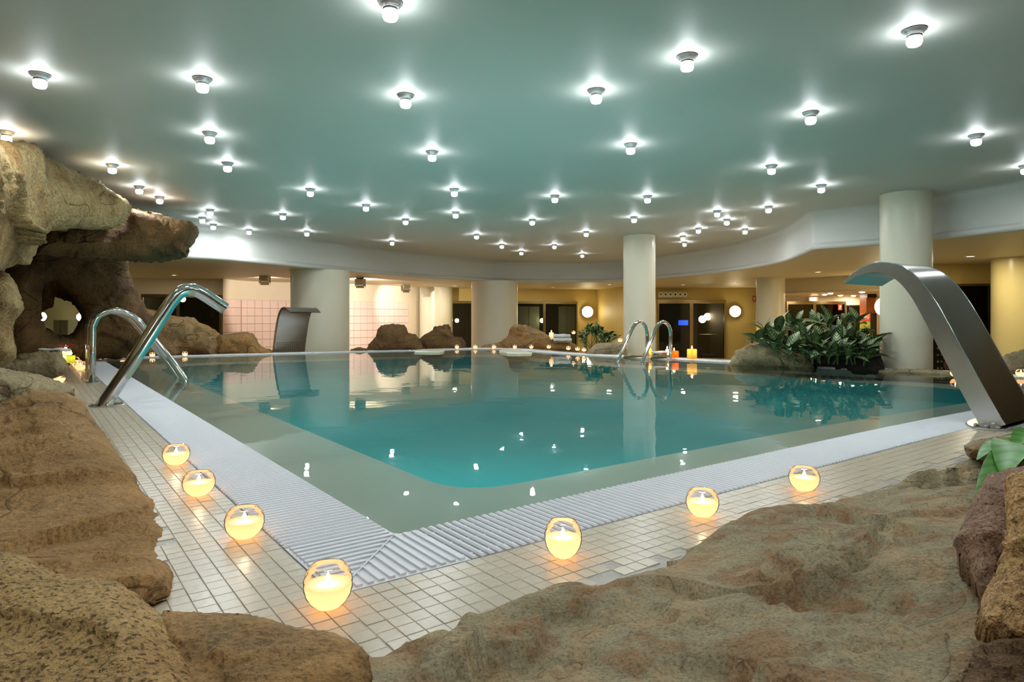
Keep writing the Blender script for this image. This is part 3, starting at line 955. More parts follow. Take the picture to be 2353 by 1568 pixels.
rock('rock_boulder', 'speckled brown boulder in the bottom left corner',
     [(-350, 1200), (0, 1266), (50, 1276), (115, 1307), (161, 1330), (199, 1326), (268, 1337), (306, 1360), (344, 1391), (379, 1418), (390, 1446), (421, 1483), (444, 1528), (462, 1580), (470, 1760), (-350, 1760)],
     lin(1266, 1.46, 1760, 0.95, 1), 0.12, 0.3, 'rock_spot', R=110, step=7, amp=0.02, freq=3.0, seed=10, drop=0.2)
rock('rock_mound', 'smooth low brown rock mound at the bottom, left of the big slab',
     [(350, 1440), (375, 1403), (402, 1406), (497, 1408), (566, 1412), (612, 1421), (658, 1437), (708, 1446), (765, 1454), (803, 1471), (832, 1487), (848, 1508), (856, 1568), (880, 1760), (350, 1760)],
     lin(1403, 1.34, 1760, 0.97, 1), 0.08, 0.3, 'rock_brown', R=100, step=7, amp=0.012, freq=4.0, seed=12, drop=0.2)

# big foreground slab as a height field over the deck
edge_px = [(800, 1482), (832, 1486), (870, 1490), (1000, 1445), (1060, 1405), (1150, 1372), (1250, 1345), (1330, 1333), (1370, 1345), (1420, 1326), (1500, 1300), (1532, 1293), (1562, 1268), (1612, 1230), (1640, 1214), (1675, 1194), (1692, 1182), (1760, 1160), (1800, 1150), (1900, 1148), (1960, 1132), (2080, 1100), (2150, 1076), (2205, 1058), (2260, 1046), (2360, 1040), (2600, 1020)]
edge_w = [tuple(G(x, y, 0.035)[:2]) for x, y in edge_px]
edge_d = densify(edge_w, 0.03, 0.006, 21, closed=False)
close = [(4.6, 2.6), (3.0, -0.6), (-0.8, -0.6), (-0.62, 0.6)]
ol = edge_d + [np.array(p, float) for p in densify(close, 0.12, 0, 1, closed=False)]
uv, tri = cdt([ol], None, 0.017, 22)
de = dist_poly(uv, edge_w, closed=False)
W = np.stack([uv[:, 0], uv[:, 1], np.zeros(len(uv))], 1)
h = 0.045 * np.sqrt(np.clip(de / 0.05, 0, 1)) + 0.10 * np.clip(de / 0.9, 0, 1) ** 1.2
v1, t1 = voro(W * 2.6 + fbm(W * 3, 3)[:, None] * 0.4)
low_r = (v1 - 0.5) * 0.035 + t1 * 0.05 + fbm(W * 1.5 + 4, 2) * 0.03
band = fbm(np.stack([W[:, 0] * 2, W[:, 1] * 5, W[:, 2]], 1) + 40, 3)
rough = np.clip(band * 2.2 - 0.1, 0, 1) * fbm(W * 26, 3) * 0.022
fade = np.clip(de / 0.12, 0.12, 1)
W[:, 2] = h + (low_r + rough) * fade + fbm(W * 14, 3) * 0.003
# raised hump towards the right
hump = np.exp(-(((W[:, 0] - 1.35) / 0.35) ** 2 + ((W[:, 1] - 1.55) / 0.45) ** 2))
W[:, 2] += 0.05 * hump * fade
W[:, 2] = np.where(de < 1e-4, -0.02, W[:, 2])
e1 = uv[tri[:, 1]] - uv[tri[:, 0]]; e2 = uv[tri[:, 2]] - uv[tri[:, 0]]
tri = np.where((e1[:, 0] * e2[:, 1] - e1[:, 1] * e2[:, 0] < 0)[:, None], tri[:, ::-1], tri)
o = obj('rock_slab', (W, tri), M['rock_slab'], None, True)
tag(o, 'broad flat olive-grey rock slab covering the right foreground', 'rock')

rock('rock_outcrop', 'purple-brown pitted rock rising at the right edge under green leaves',
     [(2269, 1087), (2308, 1081), (2353, 1073), (2560, 1040), (2760, 1060), (2760, 1500), (2400, 1480), (2300, 1440), (2240, 1340), (2195, 1262), (2211, 1202), (2226, 1171), (2247, 1123)],
     lin(1080, 1.55, 1450, 1.18, 1), 0.10, 0.4, 'rock_purple', R=80, step=5, amp=0.03, freq=6.0, seed=13, drop=0.2)
rock('rock_outcrop', 'rough crumbly ochre rock at the right edge, nearest the viewer',
     [(2324, 1104), (2353, 1086), (2600, 1060), (2760, 1100), (2760, 1560), (2420, 1520), (2300, 1478), (2262, 1444), (2248, 1415), (2257, 1368), (2288, 1305), (2304, 1257), (2317, 1202), (2314, 1150)],
     lin(1100, 1.28, 1480, 1.02, 1), 0.08, 0.3, 'rock_rough', R=60, step=4.5, amp=0.03, freq=9, seed=14, drop=0.1)
rock('rock_outcrop', 'dark rough rock in the bottom right corner',
     [(2249, 1486), (2300, 1466), (2420, 1450), (2760, 1440), (2760, 1760), (2190, 1760), (2200, 1590), (2222, 1533)],
     lin(1466, 0.99, 1760, 0.8, 1), 0.05, 0.3, 'rock_deep', R=60, step=5, amp=0.02, freq=9, seed=15)
rock('rock_outcrop', 'low rock at the foot of the large waterfall spout',
     [(2215, 1026), (2240, 1012), (2290, 1005), (2353, 1000), (2500, 990), (2500, 1080), (2300, 1075), (2225, 1050)], 3.0, 0.2, 0.3, 'rock_slab', R=25, step=4, amp=0.03, freq=3.5, seed=16)

# far rocks around the pool
rock('rock_bank', 'long brown rock bank behind the left ladder, far side of pool',
     [(170, 830), (190, 792), (215, 765), (260, 735), (300, 718), (332, 711), (375, 722), (408, 729), (444, 730), (458, 742), (480, 750), (496, 760), (507, 770), (510, 800), (500, 835), (280, 838)], lin(200, 12.2, 500, 13.2), 0.6, 0.6, 'rock_bank', R=45, step=4.5, amp=0.11, freq=1.1, strata=1.2, seed=17)
rock('rock_bank', 'low brown rock between the rock bank and the small waterfall spout',
     [(470, 835), (488, 792), (507, 769), (532, 767), (561, 763), (580, 768), (592, 785), (601, 797), (626, 806), (632, 830), (550, 835)], 13.5, 0.35, 0.4, 'rock_bank', R=28, step=4, amp=0.08, freq=1.4, seed=18)
rock('rock_boulder', 'blocky dark boulder in front of the pink tiles',
     [(838, 822), (845, 800), (851, 787), (863, 775), (868, 756), (875, 748), (899, 745), (930, 747), (939, 766), (956, 769), (963, 778), (972, 796), (976, 822)], 14.9, 0.5, 0.4, 'rock_dark', R=32, step=3.6, amp=0.09, freq=1.3, seed=19)
rock('rock_boulder', 'dark boulder in front of the dark door',
     [(950, 822), (963, 780), (978, 768), (994, 759), (997, 751), (1032, 745), (1038, 761), (1044, 774), (1061, 774), (1070, 787), (1075, 822)], 15.6, 0.4, 0.4, 'rock_dark', R=30, step=3.6, amp=0.09, freq=1.3, seed=20)
rock('rock_boulder', 'small flat dark stone at the foot of the wide column',
     [(800, 812), (808, 802), (825, 798), (843, 801), (852, 812)], 14.4, 0.2, 0.2, 'rock_dark', R=10, step=3, amp=0.03, freq=2, seed=21)
rock('rock_bank', 'sloping brown rock carrying white towels on the far side',
     [(1092, 818), (1100, 800), (1113, 792), (1151, 786), (1166, 775), (1173, 756), (1182, 747), (1209, 749), (1244, 761), (1263, 772), (1270, 786), (1313, 786), (1327, 796), (1332, 818)], 15.7, 0.45, 0.5, 'rock_bank', R=30, step=3.6, amp=0.08, freq=1.4, strata=1.2, seed=22)
rock('rock_bank', 'low grey rock left of the far ladder, under the shrub',
     [(1335, 832), (1345, 812), (1360, 797), (1373, 788), (1400, 787), (1418, 784), (1436, 787), (1442, 812), (1444, 832)], 13.0, 0.3, 0.3, 'rock_grey', R=18, step=3.4, amp=0.05, freq=1.8, strata=1.5, seed=23)
rock('rock_stone', 'thin flat stone between the far ladder rails',
     [(1428, 824), (1436, 815), (1458, 811), (1478, 813), (1484, 824)], 11.9, 0.15, 0.15, 'rock_grey', R=8, step=3, amp=0.02, freq=3, seed=24)
rock('rock_stone', 'thin flat stone under the towel beside the far ladder',
     [(1494, 826), (1500, 815), (1516, 809), (1530, 810), (1540, 826)], 11.5, 0.15, 0.15, 'rock_grey', R=8, step=3, amp=0.02, freq=3, seed=25)
rock('rock_bank', 'layered grey rock in front of the variegated plant',
     [(1672, 850), (1681, 829), (1690, 805), (1711, 799), (1722, 791), (1754, 786), (1790, 796), (1809, 805), (1844, 819), (1864, 832), (1880, 858)], lin(1680, 10.4, 1870, 9.75), 0.45, 0.5, 'rock_grey', R=30, step=3.6, amp=0.06, freq=1.8, strata=2.2, seed=26)
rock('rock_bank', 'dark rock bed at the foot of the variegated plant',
     [(1820, 862), (1835, 822), (1880, 815), (1960, 812), (2024, 818), (2032, 840), (2036, 868)], lin(1830, 9.85, 2030, 9.0), 0.15, 0.5, 'dark_bed', R=20, step=4, amp=0.05, freq=2, seed=27)
rock('rock_bank', 'layered grey rock at the right edge beyond the waterfall spout',
     [(2284, 880), (2292, 838), (2310, 815), (2353, 802), (2520, 790), (2560, 900)], 8.6, 0.3, 0.5, 'rock_grey', R=40, step=4.5, amp=0.06, freq=1.8, strata=2.0, seed=28)
rock('rock_stone', 'thin dark stone strip at the foot of the tall column',
     [(2010, 872), (2020, 851), (2060, 847), (2110, 848), (2160, 851), (2200, 856), (2215, 880)], lin(2010, 8.9, 2210, 8.35), 0.12, 0.2, 'rock_grey', R=8, step=3, amp=0.02, freq=3, seed=29)

# white rounded coping lips on the far edge
def coping(pts, label):
    g = [G(x, y, 0.0) for x, y in pts]
    base_ = g[0].copy()
    n = len(g)
    cen = sum(g, Vector()) / n
    V = []
    for z, s_ in ((-0.05, 1.0), (0.008, 1.0), (0.022, 0.94)):
        V += [tuple(cen + (p - cen) * s_ + Vector((0, 0, z)) - base_) for p in g]
    Fc = [tuple(range(2 * n, 3 * n))]
    for k in range(2):
        Fc += [(k * n + i, k * n + (i + 1) % n, (k + 1) * n + (i + 1) % n, (k + 1) * n + i) for i in range(n)]
    o = obj('coping_lip', (V, Fc), M['column']); o.location = base_
    tag(o, label, 'coping')
coping([(952, 809.5), (985, 810), (1010, 810), (1020, 808.5), (1021, 805.5), (1012, 803.5), (985, 805)], 'pale rounded coping lip pointing right on the far pool edge')
coping([(1147, 807), (1150, 810.5), (1165, 813), (1190, 813.5), (1222, 813), (1200, 807), (1160, 804)], 'pale rounded coping lip tapering right, below the towel rock')

# ------------------------------------------------------------------ ceiling lamps
ROWS = [
    [(897, 5), (1579, 128), (2101, 68)],
    [(92, 170), (465, 180), (932, 218), (1370, 207), (1863, 258)],
    [(15, 302), (482, 305), (993, 348), (1449, 331), (2243, 310)],
    [(258, 378), (523, 374), (1773, 380), (2356, 380)],
    [(320, 428), (713, 434), (1044, 434), (1275, 449), (1488, 450), (1887, 425), (2320, 425)],
    [(367, 452), (483, 481), (650, 491), (841, 470), (1047, 487), (1457, 498), (1648, 484), (1766, 474)],
    [(465, 499), (490, 515), (572, 527), (705, 531), (932, 503), (1223, 504), (1347, 532), (1605, 524), (1670, 504), (1712, 526)],
    [(901, 553), (1095, 538), (1153, 561), (1198, 577), (1274, 562), (1338, 583), (1569, 542), (1573, 556)],
]
ORD = ['first', 'second', 'third', 'fourth', 'fifth', 'sixth', 'seventh', 'eighth', 'ninth', 'tenth']
ROWN = ['topmost', 'second', 'third', 'fourth', 'fifth', 'sixth', 'seventh', 'lowest']
ringm = mesh('trim_ring', *lathe([(0.0, -0.001), (0.068, -0.001), (0.068, -0.010), (0.058, -0.016), (0.056, -0.024), (0.048, -0.030), (0.046, -0.034)], 28), True); ringm.materials.append(M['lamp_metal'])
colm = mesh('socket', *lathe([(0.044, -0.030), (0.044, -0.048), (0.041, -0.050)], 24), True); colm.materials.append(M['lamp_metal'])
bulbm = mesh('lamp_glass', *lathe([(0.041, -0.046), (0.044, -0.060), (0.0445, -0.082), (0.036, -0.100), (0.001, -0.110)], 12), True); bulbm.materials.append(M['bulb'])
DOWN_LD = bpy.data.lights.new('downlight_beam', 'AREA'); DOWN_LD.shape = 'DISK'; DOWN_LD.size = 0.07; DOWN_LD.energy = DOWN_W; DOWN_LD.color = (0.93, 0.98, 1.0)
def ceil_lamp(p, label):
    t = thing('ceiling_downlight', label, 'ceiling light', p, 0, 'ceiling downlights over the pool')
    obj('trim_ring', ringm, None, t); obj('socket', colm, None, t); obj('lamp_glass', bulbm, None, t)
    lo = bpy.data.objects.new('downlight_beam', DOWN_LD); COL.objects.link(lo); lo.parent = t; lo.location = (0, 0, -0.113)
for i, row in enumerate(ROWS):
    for j, (x, y) in enumerate(row):
        ceil_lamp(CE(x, y), 'round glowing ceiling downlight, %s from left in the %s row' % (ORD[j], ROWN[i]))
for k, (x, y) in enumerate([(-1.6, 2.2), (0.2, 1.4), (2.0, 1.7), (-0.6, -0.4), (1.6, -0.6), (3.9, 2.6), (-2.9, 0.8)]):  # unseen extra downlights, added to light the foreground
    ceil_lamp(Vector((x, y, ZC)), 'added ceiling downlight lighting the foreground rocks, out of frame overhead, %s of seven' % ORD[k])

# ------------------------------------------------------------------ candles
def bowl_profile(r, h):
    out_p, n = [], 22
    for k in range(n + 1):
        t = k / n
        a = -math.pi / 2 * 0.72 + t * (math.pi / 2 * 0.72 + math.pi / 2 * 0.52)
        rr = r * math.cos(a); z = math.sin(a)
        rr += r * 0.013 * math.sin(t * 40)
        out_p.append((rr, z))
    z0, z1 = out_p[0][1], out_p[-1][1]
    out_p = [(a, (z - z0) / (z1 - z0) * h) for a, z in out_p]
    return out_p
def prof_r(prof, z):
    for (a, b), (c_, d_) in zip(prof, prof[1:]):
        if b <= z <= d_: return a + (c_ - a) * (z - b) / (d_ - b + 1e-9)
    return prof[-1][0]
FLAME = lathe([(0.0005, 0.0), (0.0045, 0.005), (0.006, 0.011), (0.0045, 0.019), (0.002, 0.027), (0.0005, 0.033)], 10)
def bowl_candle(p, r, h, label, group, energy, lod=1, level=0.56):
    t = thing('candle_bowl', label, 'candle', p, random.uniform(0, 6), group)
    pr = bowl_profile(r, h)
    n = 40 if lod else 16
    obj('glass_bowl', lathe([(0.001, 0.001)] + pr + [(pr[-1][0] - 0.002, h - 0.001)], n), M['bowl_glass'], t, True)
    lv = h * level
    zs = [0.004 + (lv - 0.004) * k / 8 for k in range(9)]
    wp = [(0.001, 0.004)] + [(max(0.002, prof_r(pr, z) - 0.003), z) for z in zs]
    wx = obj('wax', lathe(wp + [(wp[-1][0] * 0.9, lv - 0.001), (0.001, lv - 0.003)], n), M['wax'], t, True)
    obj('wick', tube([(0, 0, lv - 0.004), (0, 0, lv + 0.008)], 0.0009, 6), M['black'], t)
    s_ = r / 0.06
    obj('flame', ([(x * s_ * 1.2, y * s_ * 1.2, z * s_ * 0.8 + lv + 0.003) for x, y, z in FLAME[0]], FLAME[1]), M['flame'], t, True)
    ld = bpy.data.lights.new('candle_light', 'POINT'); ld.energy = energy; ld.color = (1.0, 0.70, 0.40); ld.shadow_soft_size = 0.012
    lo = bpy.data.objects.new('candle_light', ld); COL.objects.link(lo); lo.parent = t
    lo.location = (0, 0, lv * 0.72)
    if not lod: return t
    ld2 = bpy.data.lights.new('candle_glow', 'POINT'); ld2.energy = energy * 1.2; ld2.color = (1.0, 0.70, 0.38); ld2.shadow_soft_size = 0.012
    lo2 = bpy.data.objects.new('candle_glow', ld2); COL.objects.link(lo2); lo2.parent = t
    lo2.location = (0, 0, lv + 0.02 * s_)
    return t
NEAR_E = 0.19
GN = 'lit glass candle bowls along the near deck'
bowl_candle(G(754, 1396), 0.060, 0.106, 'largest candle in glass bowl, at the near corner of the pool', GN, NEAR_E)
bowl_candle(G(562, 1236), 0.062, 0.098, 'candle in glass bowl beside left grating, closest to the corner candle', GN, NEAR_E)
bowl_candle(G(457, 1139), 0.062, 0.096, 'candle in glass bowl, middle of the three beside the left grating', GN, NEAR_E)
bowl_candle(G(405, 1068), 0.062, 0.096, 'candle in glass bowl, farthest of the three beside the left grating', GN, NEAR_E)
bowl_candle(G(1294, 1280), 0.0565, 0.108, 'candle in glass bowl on the right deck, nearest one with tall neck', GN, NEAR_E)
bowl_candle(G(1614, 1187), 0.0585, 0.097, 'candle in glass bowl, middle one on the right deck', GN, NEAR_E)
bowl_candle(G(1848, 1127), 0.061, 0.096, 'candle in glass bowl, farthest of three on the right deck', GN, NEAR_E)
GF = 'small candle bowls far around the pool'
FAR_E = 0.3
def far_c(px, py, label, r=0.058, d=None, z=None):
    p = G(px, py) if d is None else P(px, py, d)
    bowl_candle(p, r, r * 1.55, label, GF, FAR_E, 0)
far_c(137, 880, 'candle in glass bowl on the layered rock at left')
far_c(185, 851, 'lowest candle bowl in the row left of the ladder', r=0.075)
far_c(178, 845, 'second candle bowl up in the row left of the ladder', r=0.07)
far_c(171, 838, 'upper candle bowl beside the green candle at left', r=0.075)
far_c(196, 832, 'candle bowl half hidden behind the ladder post')
far_c(232, 826, 'candle bowl at the far left corner, just right of the ladder post', r=0.062)
far_c(284, 823, 'candle bowl between ladder rails at the far left corner', r=0.062)
far_c(350, 820, 'candle bowl behind the slanted ladder rail', r=0.05)
far_c(425, 818, 'candle bowl on the far edge below the rock bank', r=0.05)
for k, (x, lab) in enumerate([(1050, 'leftmost candle bowl of the far row, below the dark boulder'), (1092, 'candle bowl left of the wide column foot on the far edge'), (1135, 'candle bowl at the foot of the wide central column'), (1183, 'candle bowl below the left end of the towel rock'), (1221, 'candle bowl below the middle of the towel rock'), (1261, 'candle bowl below the white towels')]):
    far_c(x, 801.0, lab, r=0.052, d=15.0)
far_c(1306, 804.5, 'left candle bowl of three in front of the shrub', r=0.05, d=13.6)
far_c(1327, 806, 'middle candle bowl of three in front of the shrub', r=0.05, d=13.2)
far_c(1342, 808, 'right candle bowl of three in front of the shrub', r=0.05, d=13.0)
far_c(1425, 786, 'candle bowl on the rock beside the slim column', r=0.05, d=12.9)
far_c(1318, 768, 'small candle bowl above the white towels near the shrub', r=0.05, d=15.6)
far_c(2195, 866, 'candle bowl on the far edge behind the large waterfall spout')
far_c(2346, 866, 'candle bowl at the right edge beyond the large waterfall spout')

def pillar(px, py, d, w, hgt, mat, label, square=True):
    p = P(px, py, d)
    t = thing('pillar_candle', label, 'candle', p, 0.5 if square else 0)
    if square:
        g = cbox(-w / 2, w / 2, -w / 2, w / 2, 0, hgt, w * 0.06)
        # hollow melt pool on top
    else:
        g = lathe([(0.001, 0.0), (w / 2, 0.0), (w / 2, hgt * 0.97), (w / 2 * 0.93, hgt), (w / 2 * 0.7, hgt - 0.012), (0.001, hgt - 0.016)], 28)
    obj('wax', g, M[mat], t, not square)
    obj('wick', tube([(0, 0, hgt - 0.018), (0, 0, hgt + 0.012)], 0.002, 6), M['black'], t)
    obj('flame', ([(x * 2.0, y * 2.0, z * 1.5 + hgt + 0.006) for x, y, z in FLAME[0]], FLAME[1]), M['flame'], t, True)
    ld = bpy.data.lights.new('candle_light', 'POINT'); ld.energy = 0.35; ld.color = (1.0, 0.72, 0.42); ld.shadow_soft_size = 0.02
    lo = bpy.data.objects.new('candle_light', ld); COL.objects.link(lo); lo.parent = t; lo.location = (0, 0, hgt * 0.7)
    ld = bpy.data.lights.new('candle_glow', 'POINT'); ld.energy = 0.5; ld.color = (1.0, 0.66, 0.32); ld.shadow_soft_size = 0.02
    lo = bpy.data.objects.new('candle_glow', ld); COL.objects.link(lo); lo.parent = t; lo.location = (0, 0, hgt + 0.035)
pillar(1490, 820, 11.6, 0.075, 0.15, 'wax_yellow', 'tall yellow candle between the far ladder rails')
pillar(1549, 822, 11.2, 0.11, 0.115, 'wax_orange', 'squat orange candle right of the far ladder')
pillar(1590, 825, 10.9, 0.115, 0.165, 'wax_yellow', 'thick square yellow candle, rightmost by the far ladder')
pillar(1533, 817, 11.8, 0.06, 0.11, 'wax', 'small white candle behind the far ladder post', False)
pillar(1267, 781, 15.5, 0.11, 0.17, 'wax', 'cream pillar candle beside the stacked white towels', False)
pillar(151, 834, 7.6, 0.11, 0.15, 'wax', 'cream pillar candle by the red flowers at left', False)
pillar(163, 834, 7.45, 0.085, 0.085, 'wax_green', 'short green candle beside the cream pillar at left', False)

# towels
def towel(px, py, d, w, dep, h, label, rz=0.0):
    t = thing('folded_towel', label, 'towel', P(px, py, d), rz, 'folded white towels')
    # folded loops: rounded cross-section with a fold line
    sec = []
    for k in range(20):
        a = 2 * math.pi * k / 20
        x = math.copysign(abs(math.cos(a)) ** 0.45, math.cos(a)) * dep / 2
        z = math.copysign(abs(math.sin(a)) ** 0.7, math.sin(a)) * h / 2 + h / 2
        sec.append((x, z))
    V, Fc = [], []
    m_ = 9
    for i in range(m_):
        u = -w / 2 + w * i / (m_ - 1)
        sc = 1.0 - 0.12 * (abs(2 * i / (m_ - 1) - 1) ** 4)
        for (x, z) in sec:
            V.append((u, x * sc, (z - h / 2) * sc + h / 2 + 0.006 * math.sin(u * 30 + x * 9)))
    for i in range(m_ - 1):
        for k in range(20):
            Fc.append((i * 20 + k, i * 20 + (k + 1) % 20, (i + 1) * 20 + (k + 1) % 20, (i + 1) * 20 + k))
    Fc += [tuple(range(20))[::-1], tuple((m_ - 1) * 20 + k for k in range(20))]
    obj('fold', (V, Fc), M['towel'], t, True)
    obj('hem', ([(x * 1.001, y * 1.02 - 0.002, z * 0.1 + h * 0.48) for x, y, z in V], Fc), M['towel'], t, True)
towel(1292, 785, 15.35, 0.42, 0.24, 0.085, 'lower folded white towel on the far brown rock', 0.1)
towel(1291, 776.5, 15.35, 0.38, 0.22, 0.085, 'upper folded white towel on the far brown rock', 0.1)
towel(1516, 813, 11.45, 0.26, 0.14, 0.045, 'small white towel on flat stone by the far ladder')
towel(125, 807, 7.1, 0.26, 0.16, 0.03, 'folded towel under the red flowers at left')

# red flowers
t = thing('flower_bunch', 'bunch of red flowers behind the cream candle at left', 'flowers', P(152, 803, 7.4))
rr = random.Random(4)
for k in range(3):
    cx, cz = (k - 1) * 0.05, 0.02 + 0.02 * rr.random()
    for j in range(6):
        a = j * math.pi / 3 + rr.random()
        el = rr.uniform(0.2, 0.8)
        dv = Vector((math.cos(a) * math.cos(el), math.sin(a) * math.cos(el), math.sin(el)))
        sd = dv.cross(Vector((0, 0, 1))).normalized()
        b0 = Vector((cx, 0, cz)); L_ = 0.055
        V = [b0, b0 + dv * L_ * 0.5 + sd * 0.016, b0 + dv * L_ - Vector((0, 0, 0.01)), b0 + dv * L_ * 0.5 - sd * 0.016, b0 + dv * L_ * 0.5 + Vector((0, 0, 0.006))]
        obj('petal', ([tuple(v) for v in V], [(0, 1, 4), (1, 2, 4), (2, 3, 4), (3, 0, 4)]), M['petal'], t)
    obj('stem', tube([(cx, 0, -0.03), (cx, 0, cz)], 0.004, 6), M['stem'], t)

# ------------------------------------------------------------------ steel: water spout pipe, ladders, waterfall spouts
def flange(r, n=28, h=0.012):
    return lathe([(0.001, 0.0), (r, 0.0), (r, h * 0.7), (r * 0.94, h), (0.001, h)], n)
RV = Vector((RD.x, RD.y, 0)); LV = Vector((LD.x, LD.y, 0)); ZV = Vector((0, 0, 1))
b = G(246, 933)
t = thing('water_spout', 'thick steel pipe spout leaning over the left pool edge', 'water spout', b)
path = smooth_path([RV * -0.03 + ZV * 0.0, RV * 0.21 + ZV * 0.40, RV * 0.46 + ZV * 0.845], 8)[:-1] + smooth_path([RV * 0.46 + ZV * 0.845, RV * 0.535 + ZV * 0.935, RV * 0.625 + ZV * 0.965, RV * 0.72 + ZV * 0.925, RV * 0.90 + ZV * 0.80], 8)
obj('pipe', tube(path, 0.055, 28, caps=False), M['chrome'], t, True)
obj('pipe_inside', tube(path, 0.051, 20, caps=False), M['chrome'], t, True)
obj('base_flange', flange(0.13), M['brushed'], t, False)
for k in range(4):
    a = k * math.pi / 2 + 0.6
    obj('bolt', shift(lathe([(0.013, 0.0), (0.013, 0.012), (0.009, 0.016), (0.001, 0.017)], 8), (0.108 * math.cos(a), 0.108 * math.sin(a), 0.010)), M['chrome'], t)

b = G(212, 880)
t = thing('pool_ladder', 'left pool ladder of two bent chrome rails behind the pipe spout', 'ladder', b)
for k, off in enumerate((0.0, 0.5)):
    o_ = LV * off
    pth = [o_ + ZV * 0.0, o_ + ZV * 0.35] + smooth_path([o_ + ZV * 0.62, o_ + RV * 0.06 + ZV * 0.74, o_ + RV * 0.22 + ZV * 0.80, o_ + RV * 0.40 + ZV * 0.72, o_ + RV * 0.52 + ZV * 0.58], 8) + smooth_path([o_ + RV * 0.82 + ZV * 0.16, o_ + RV * 0.905 + ZV * 0.02, o_ + RV * 0.93 - ZV * 0.05, o_ + RV * 0.93 - ZV * 0.125], 4)
    obj('rail', tube(pth, 0.036, 20), M['chrome'], t, True)
    obj('base_flange', shift(flange(0.075), o_), M['brushed'], t)
for k in range(2):
    obj('step', tube([RV * 0.93 - ZV * (0.05 + 0.05 * k), RV * 0.93 + LV * 0.5 - ZV * (0.05 + 0.05 * k)], 0.014, 8), M['brushed'], t)

# far ladder
t = thing('pool_ladder', 'far pool ladder of two curved chrome rails before the slim column', 'ladder', G(1484, 824))
b0 = G(1484, 824)
for k, (wx, tx, pxx, py) in enumerate(((1420, 1466, 1487, 822), (1478, 1520, 1541, 825))):
    dd = [11.3, 11.05][k]
    q0, q1 = P(wx, 828, dd - 0.5), P(tx - 13, 755, dd - 0.22)
    pts = [q0.lerp(q1, -0.12)] + [q0.lerp(q1, f_) for f_ in (0.0, 0.35, 0.7, 0.9, 1.0)] + [P(tx - 6, 745, dd - 0.17), P(tx + 2, 740, dd - 0.11), P(tx + 11, 743, dd - 0.05), P(pxx - 3, 752, dd - 0.02), P(pxx, 766, dd), P(pxx, 785, dd), P(pxx, 805, dd), P(pxx, py, dd)]
    pts = [p - b0 for p in pts]
    obj('rail', tube(smooth_path(pts, 6), 0.030, 16), M['chrome'], t, True)
    obj('base_flange', shift(flange(0.07), P(pxx, py, dd) - b0), M['brushed'], t)

def waterfall(base_, inward, side, w, prof_c, label, perforate=False):
    """curved steel band: prof_c = (inward, height, thickness) along its centre line"""
    t = thing('waterfall_spout', label, 'water spout', base_)
    pts = smooth_path([Vector((a, h, th)) for a, h, th in prof_c], 7)
    V = []
    for i, p in enumerate(pts):
        q0, q1 = pts[max(i - 1, 0)], pts[min(i + 1, len(pts) - 1)]
        tg = Vector((q1.x - q0.x, q1.y - q0.y)).normalized()
        nr = Vector((-tg.y, tg.x))       # outward / upper side
        for sgn, sd in ((1, 0), (1, 1), (-1, 1), (-1, 0)):
            a = p.x + nr.x * sgn * p.z / 2; h = p.y + nr.y * sgn * p.z / 2
            V.append(tuple(inward * a + ZV * h + side * (w * sd)))
    n_ = len(pts)
    def strip(a, b_):
        return [(i * 4 + a, i * 4 + b_, (i + 1) * 4 + b_, (i + 1) * 4 + a) for i in range(n_ - 1)]
    obj('back_sheet', (V, strip(0, 1)), M['brushed'], t, True)
    obj('front_sheet', (V, strip(2, 3)), M['brushed'], t, True)
    obj('side_plate', (V, strip(3, 0)), M['brushed'], t, True)
    obj('side_plate', (V, strip(1, 2)), M['brushed'], t, True)
    for sd in (0, 1):
        pth = [Vector(V[i * 4 + sd]) for i in range(n_)]
        obj('edge_seam', tube(pth, 0.0035, 6), M['chrome'], t, True)
    return t, V, n_
LVn = Vector((-nE.x, -nE.y, 0)); RVn = Vector((tE.x, tE.y, 0))
b = G(2276, 984)
t, V, n_ = waterfall(b, LVn, RVn, 0.62, [(-0.02, 0.0, 0.135), (0.10, 0.24, 0.135), (0.22, 0.49, 0.13), (0.33, 0.72, 0.125), (0.44, 0.92, 0.115), (0.56, 1.045, 0.10), (0.70, 1.09, 0.075), (0.84, 1.06, 0.045), (0.95, 0.985, 0.015)], 'large curved stainless waterfall spout on the right deck')
fl = lathe([(0.001, 0.0), (0.46, 0.0), (0.46, 0.008), (0.44, 0.012), (0.001, 0.012)], 40)
ang = math.atan2(RVn.y, RVn.x)
fl = ([(x, y * 0.42, z) for x, y, z in fl[0]], fl[1])
obj('base_flange', shift(rz_geo(fl, ang), tuple(RVn * 0.31)), M['brushed'], t)
for k in range(3):
    obj('bolt', shift(lathe([(0.016, 0.0), (0.016, 0.014), (0.010, 0.018), (0.001, 0.019)], 8), tuple(RVn * (-0.06 + 0.0 * k) + LVn * (0.06 - 0.06 * k) + ZV * 0.010)), M['chrome'], t)

eB = (COARSE[4] - COARSE[5]).normalized()
inw2 = Vector((0.85, -0.527, 0)); side2 = Vector((0.527, 0.85, 0))
b = G(628, 809.5)
t, V, n_ = waterfall(b, inw2, side2, 0.80, [(0.0, -0.02, 0.06), (0.04, 0.25, 0.06), (0.10, 0.52, 0.06), (0.17, 0.76, 0.055), (0.26, 0.89, 0.05), (0.38, 0.905, 0.04), (0.52, 0.83, 0.012)], 'small waterfall spout of brushed steel before the wide column')
dots = []
for r_ in range(5):
    for k in range(15):
        f_ = (r_ + 1) / 7 * 0.26
        a = 0.04 * (f_ / 0.25) + 0.034
        dots.append(shift(rot_x90(lathe([(0.001, 0.004), (0.010, 0.004), (0.010, -0.004)], 6)), tuple(inw2 * a + side2 * (0.05 + 0.7 * k / 14) + ZV * f_)))
o = obj('perforation', join(*dots), M['gutter'], t); o['kind'] = 'stuff'

